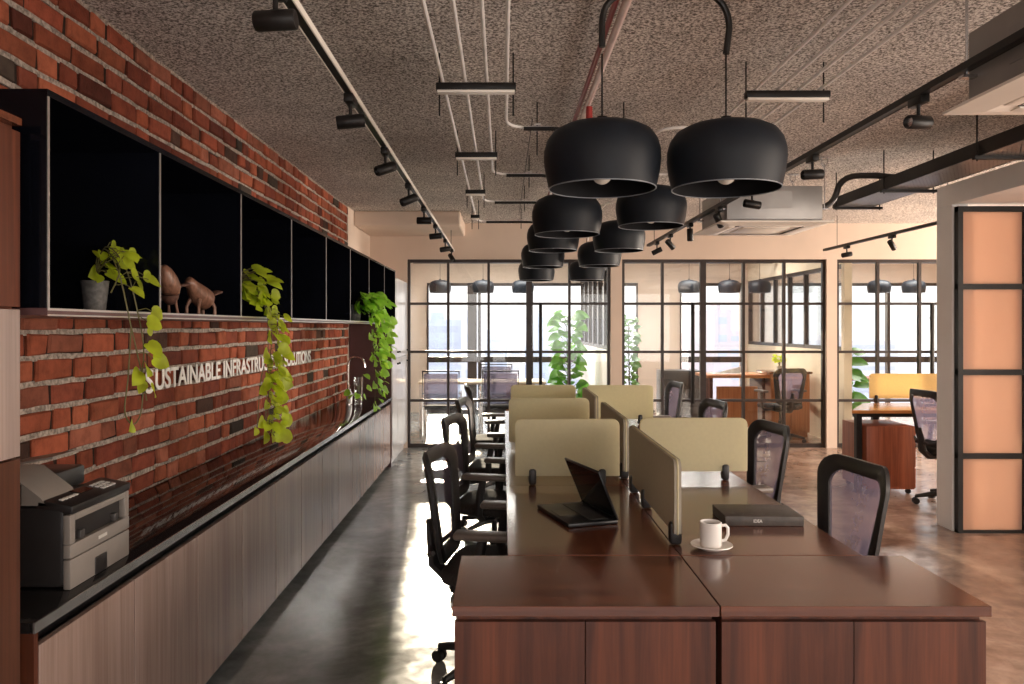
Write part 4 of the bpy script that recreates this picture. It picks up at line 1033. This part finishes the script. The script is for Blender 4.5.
# ------------------------------------------------------------------ skyline outside
ZG = -18
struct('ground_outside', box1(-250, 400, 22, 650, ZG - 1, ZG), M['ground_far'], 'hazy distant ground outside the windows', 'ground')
rnd = random.Random(11)
bl = [(-17, -8, 150, 3.0, 'blue'), (-7.6, -4.2, 140, 4.6, 'far'), (-3.6, .8, 150, 1.0, 'blue'), (1.2, 4.4, 175, .4, 'far'), (4.7, 9, 150, 3.4, 'blue'), (10, 18, 170, .8, 'far'),
      (33, 38, 160, .2, 'pink'), (38.4, 41.5, 140, 4.6, 'pink'), (42, 47, 165, 1.6, 'far'), (50, 62, 190, .6, 'pink'), (66, 78, 210, -3.5, 'blue'), (88, 118, 230, -2.5, 'far')]
tx = ['wide, at the left edge of the left windows', 'tallest in the left windows', 'squat, left of the dark mullion', 'low and wide in the middle of the left windows', 'with a roof block near the pull bar', 'beyond the tall leafy plant',
      'low, left in the middle windows', 'tallest in the middle windows', 'low, right in the middle windows', 'behind the cream side wall', 'low and wide in the right windows', 'farthest, low, in the right windows']
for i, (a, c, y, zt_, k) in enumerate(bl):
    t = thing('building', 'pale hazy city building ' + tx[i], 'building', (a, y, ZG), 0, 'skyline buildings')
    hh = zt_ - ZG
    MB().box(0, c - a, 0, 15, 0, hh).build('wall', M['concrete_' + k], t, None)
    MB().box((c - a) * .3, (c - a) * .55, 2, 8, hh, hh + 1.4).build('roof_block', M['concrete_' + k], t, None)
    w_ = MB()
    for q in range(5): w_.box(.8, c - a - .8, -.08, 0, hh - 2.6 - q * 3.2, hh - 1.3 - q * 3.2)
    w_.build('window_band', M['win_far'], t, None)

# ------------------------------------------------------------------ light
w = bpy.data.worlds.new('World'); S.world = w; w.use_nodes = True
nt = w.node_tree; nt.nodes.clear()
tc = nt.nodes.new('ShaderNodeTexCoord'); sx = nt.nodes.new('ShaderNodeSeparateXYZ'); nt.links.new(tc.outputs['Generated'], sx.inputs[0])
rp_ = ramp(nt.nodes, [(.45, (.80, .78, .80)), (.52, (1.0, .93, .88)), (.62, (.95, .95, 1.0)), (1.0, (.62, .74, .95))])
mr = nt.nodes.new('ShaderNodeMapRange'); mr.inputs['From Min'].default_value = -1; nt.links.new(sx.outputs['Z'], mr.inputs['Value'])
nt.links.new(mr.outputs[0], rp_.inputs[0])
bg = nt.nodes.new('ShaderNodeBackground'); nt.links.new(rp_.outputs[0], bg.inputs[0]); bg.inputs[1].default_value = 1.15
wo = nt.nodes.new('ShaderNodeOutputWorld'); nt.links.new(bg.outputs[0], wo.inputs[0])

az, el = R(-4.7), R(11.0)
d = Vector((-math.sin(az) * math.cos(el), -math.cos(az) * math.cos(el), -math.sin(el)))
L = bpy.data.lights.new('sun', 'SUN'); L.energy = 5.2; L.angle = R(.8); L.color = (1, .80, .58)
o = bpy.data.objects.new('sun', L); C.objects.link(o); o.rotation_euler = d.to_track_quat('-Z', 'Y').to_euler(); o.location = (0, 20, 6)
def portal(loc, rot, sx_, sy_):
    L = bpy.data.lights.new('sky_portal', 'AREA'); L.shape = 'RECTANGLE'; L.size = sx_; L.size_y = sy_; L.cycles.is_portal = True
    o = bpy.data.objects.new('sky_portal', L); C.objects.link(o); o.location = loc; o.rotation_euler = rot
for a, c in ops: portal(((a + c) / 2, YO + .3, 1.13), (R(-90), 0, 0), c - a, 2.27)
def fill_light(name, loc, rot, sx_, sy_, e, col):
    L = bpy.data.lights.new(name, 'AREA'); L.shape = 'RECTANGLE'; L.size = sx_; L.size_y = sy_; L.energy = e; L.color = col
    o = bpy.data.objects.new(name, L); C.objects.link(o); o.location = loc; o.rotation_euler = rot
fill_light('fill_back_window', (2.1, YB + .02, 1.475), (R(90), 0, 0), 6.6, 1.95, 40, (1, .90, .80))  # unseen fill lamp set just inside the back window
fill_light('fill_far_right_window', (XR - .02, 7.6, 1.4), (R(90), 0, R(90)), 3.2, 1.9, 390, (1, .86, .72))  # lamp added to brighten the rear zone and ceiling from the right
for px_, e_ in ((0.0, 65), (2.7, 60), (6.2, 80)):
    fill_light('unseen_ceiling_fill', (px_, 11.6, H - .02), (0, 0, 0), 1.6, .6, e_, (1, .93, .86))  # unseen lamps added to brighten the rear rooms
fill_light('fill_side_window', (4.77, .9, 1.35), (R(90), 0, R(90)), 4.6, 1.9, 125, (1, .86, .74))  # lamp added to fill the brick wall and shelves from the side

# ------------------------------------------------------------------ camera
cam = bpy.data.cameras.new('camera'); co = bpy.data.objects.new('camera', cam); C.objects.link(co)
co.location = (0, 0, 1.5); co.rotation_euler = (R(90), 0, 0)
cam.sensor_width = 36; cam.lens = 770 * 36 / 1024
cam.shift_x = (512 - 503) / 1024; cam.shift_y = (327 - 342) / 1024
cam.clip_start = .05; cam.clip_end = 1500
S.camera = co
S.view_settings.view_transform = 'Standard'; S.view_settings.look = 'None'; S.view_settings.gamma = 1; S.view_settings.use_curve_mapping = False
S.view_settings.exposure = .9
S.cycles.max_bounces = 10; S.cycles.diffuse_bounces = 6; S.cycles.glossy_bounces = 4; S.cycles.transmission_bounces = 8; S.cycles.transparent_max_bounces = 24
S.cycles.use_denoising = True; S.cycles.sample_clamp_indirect = 8
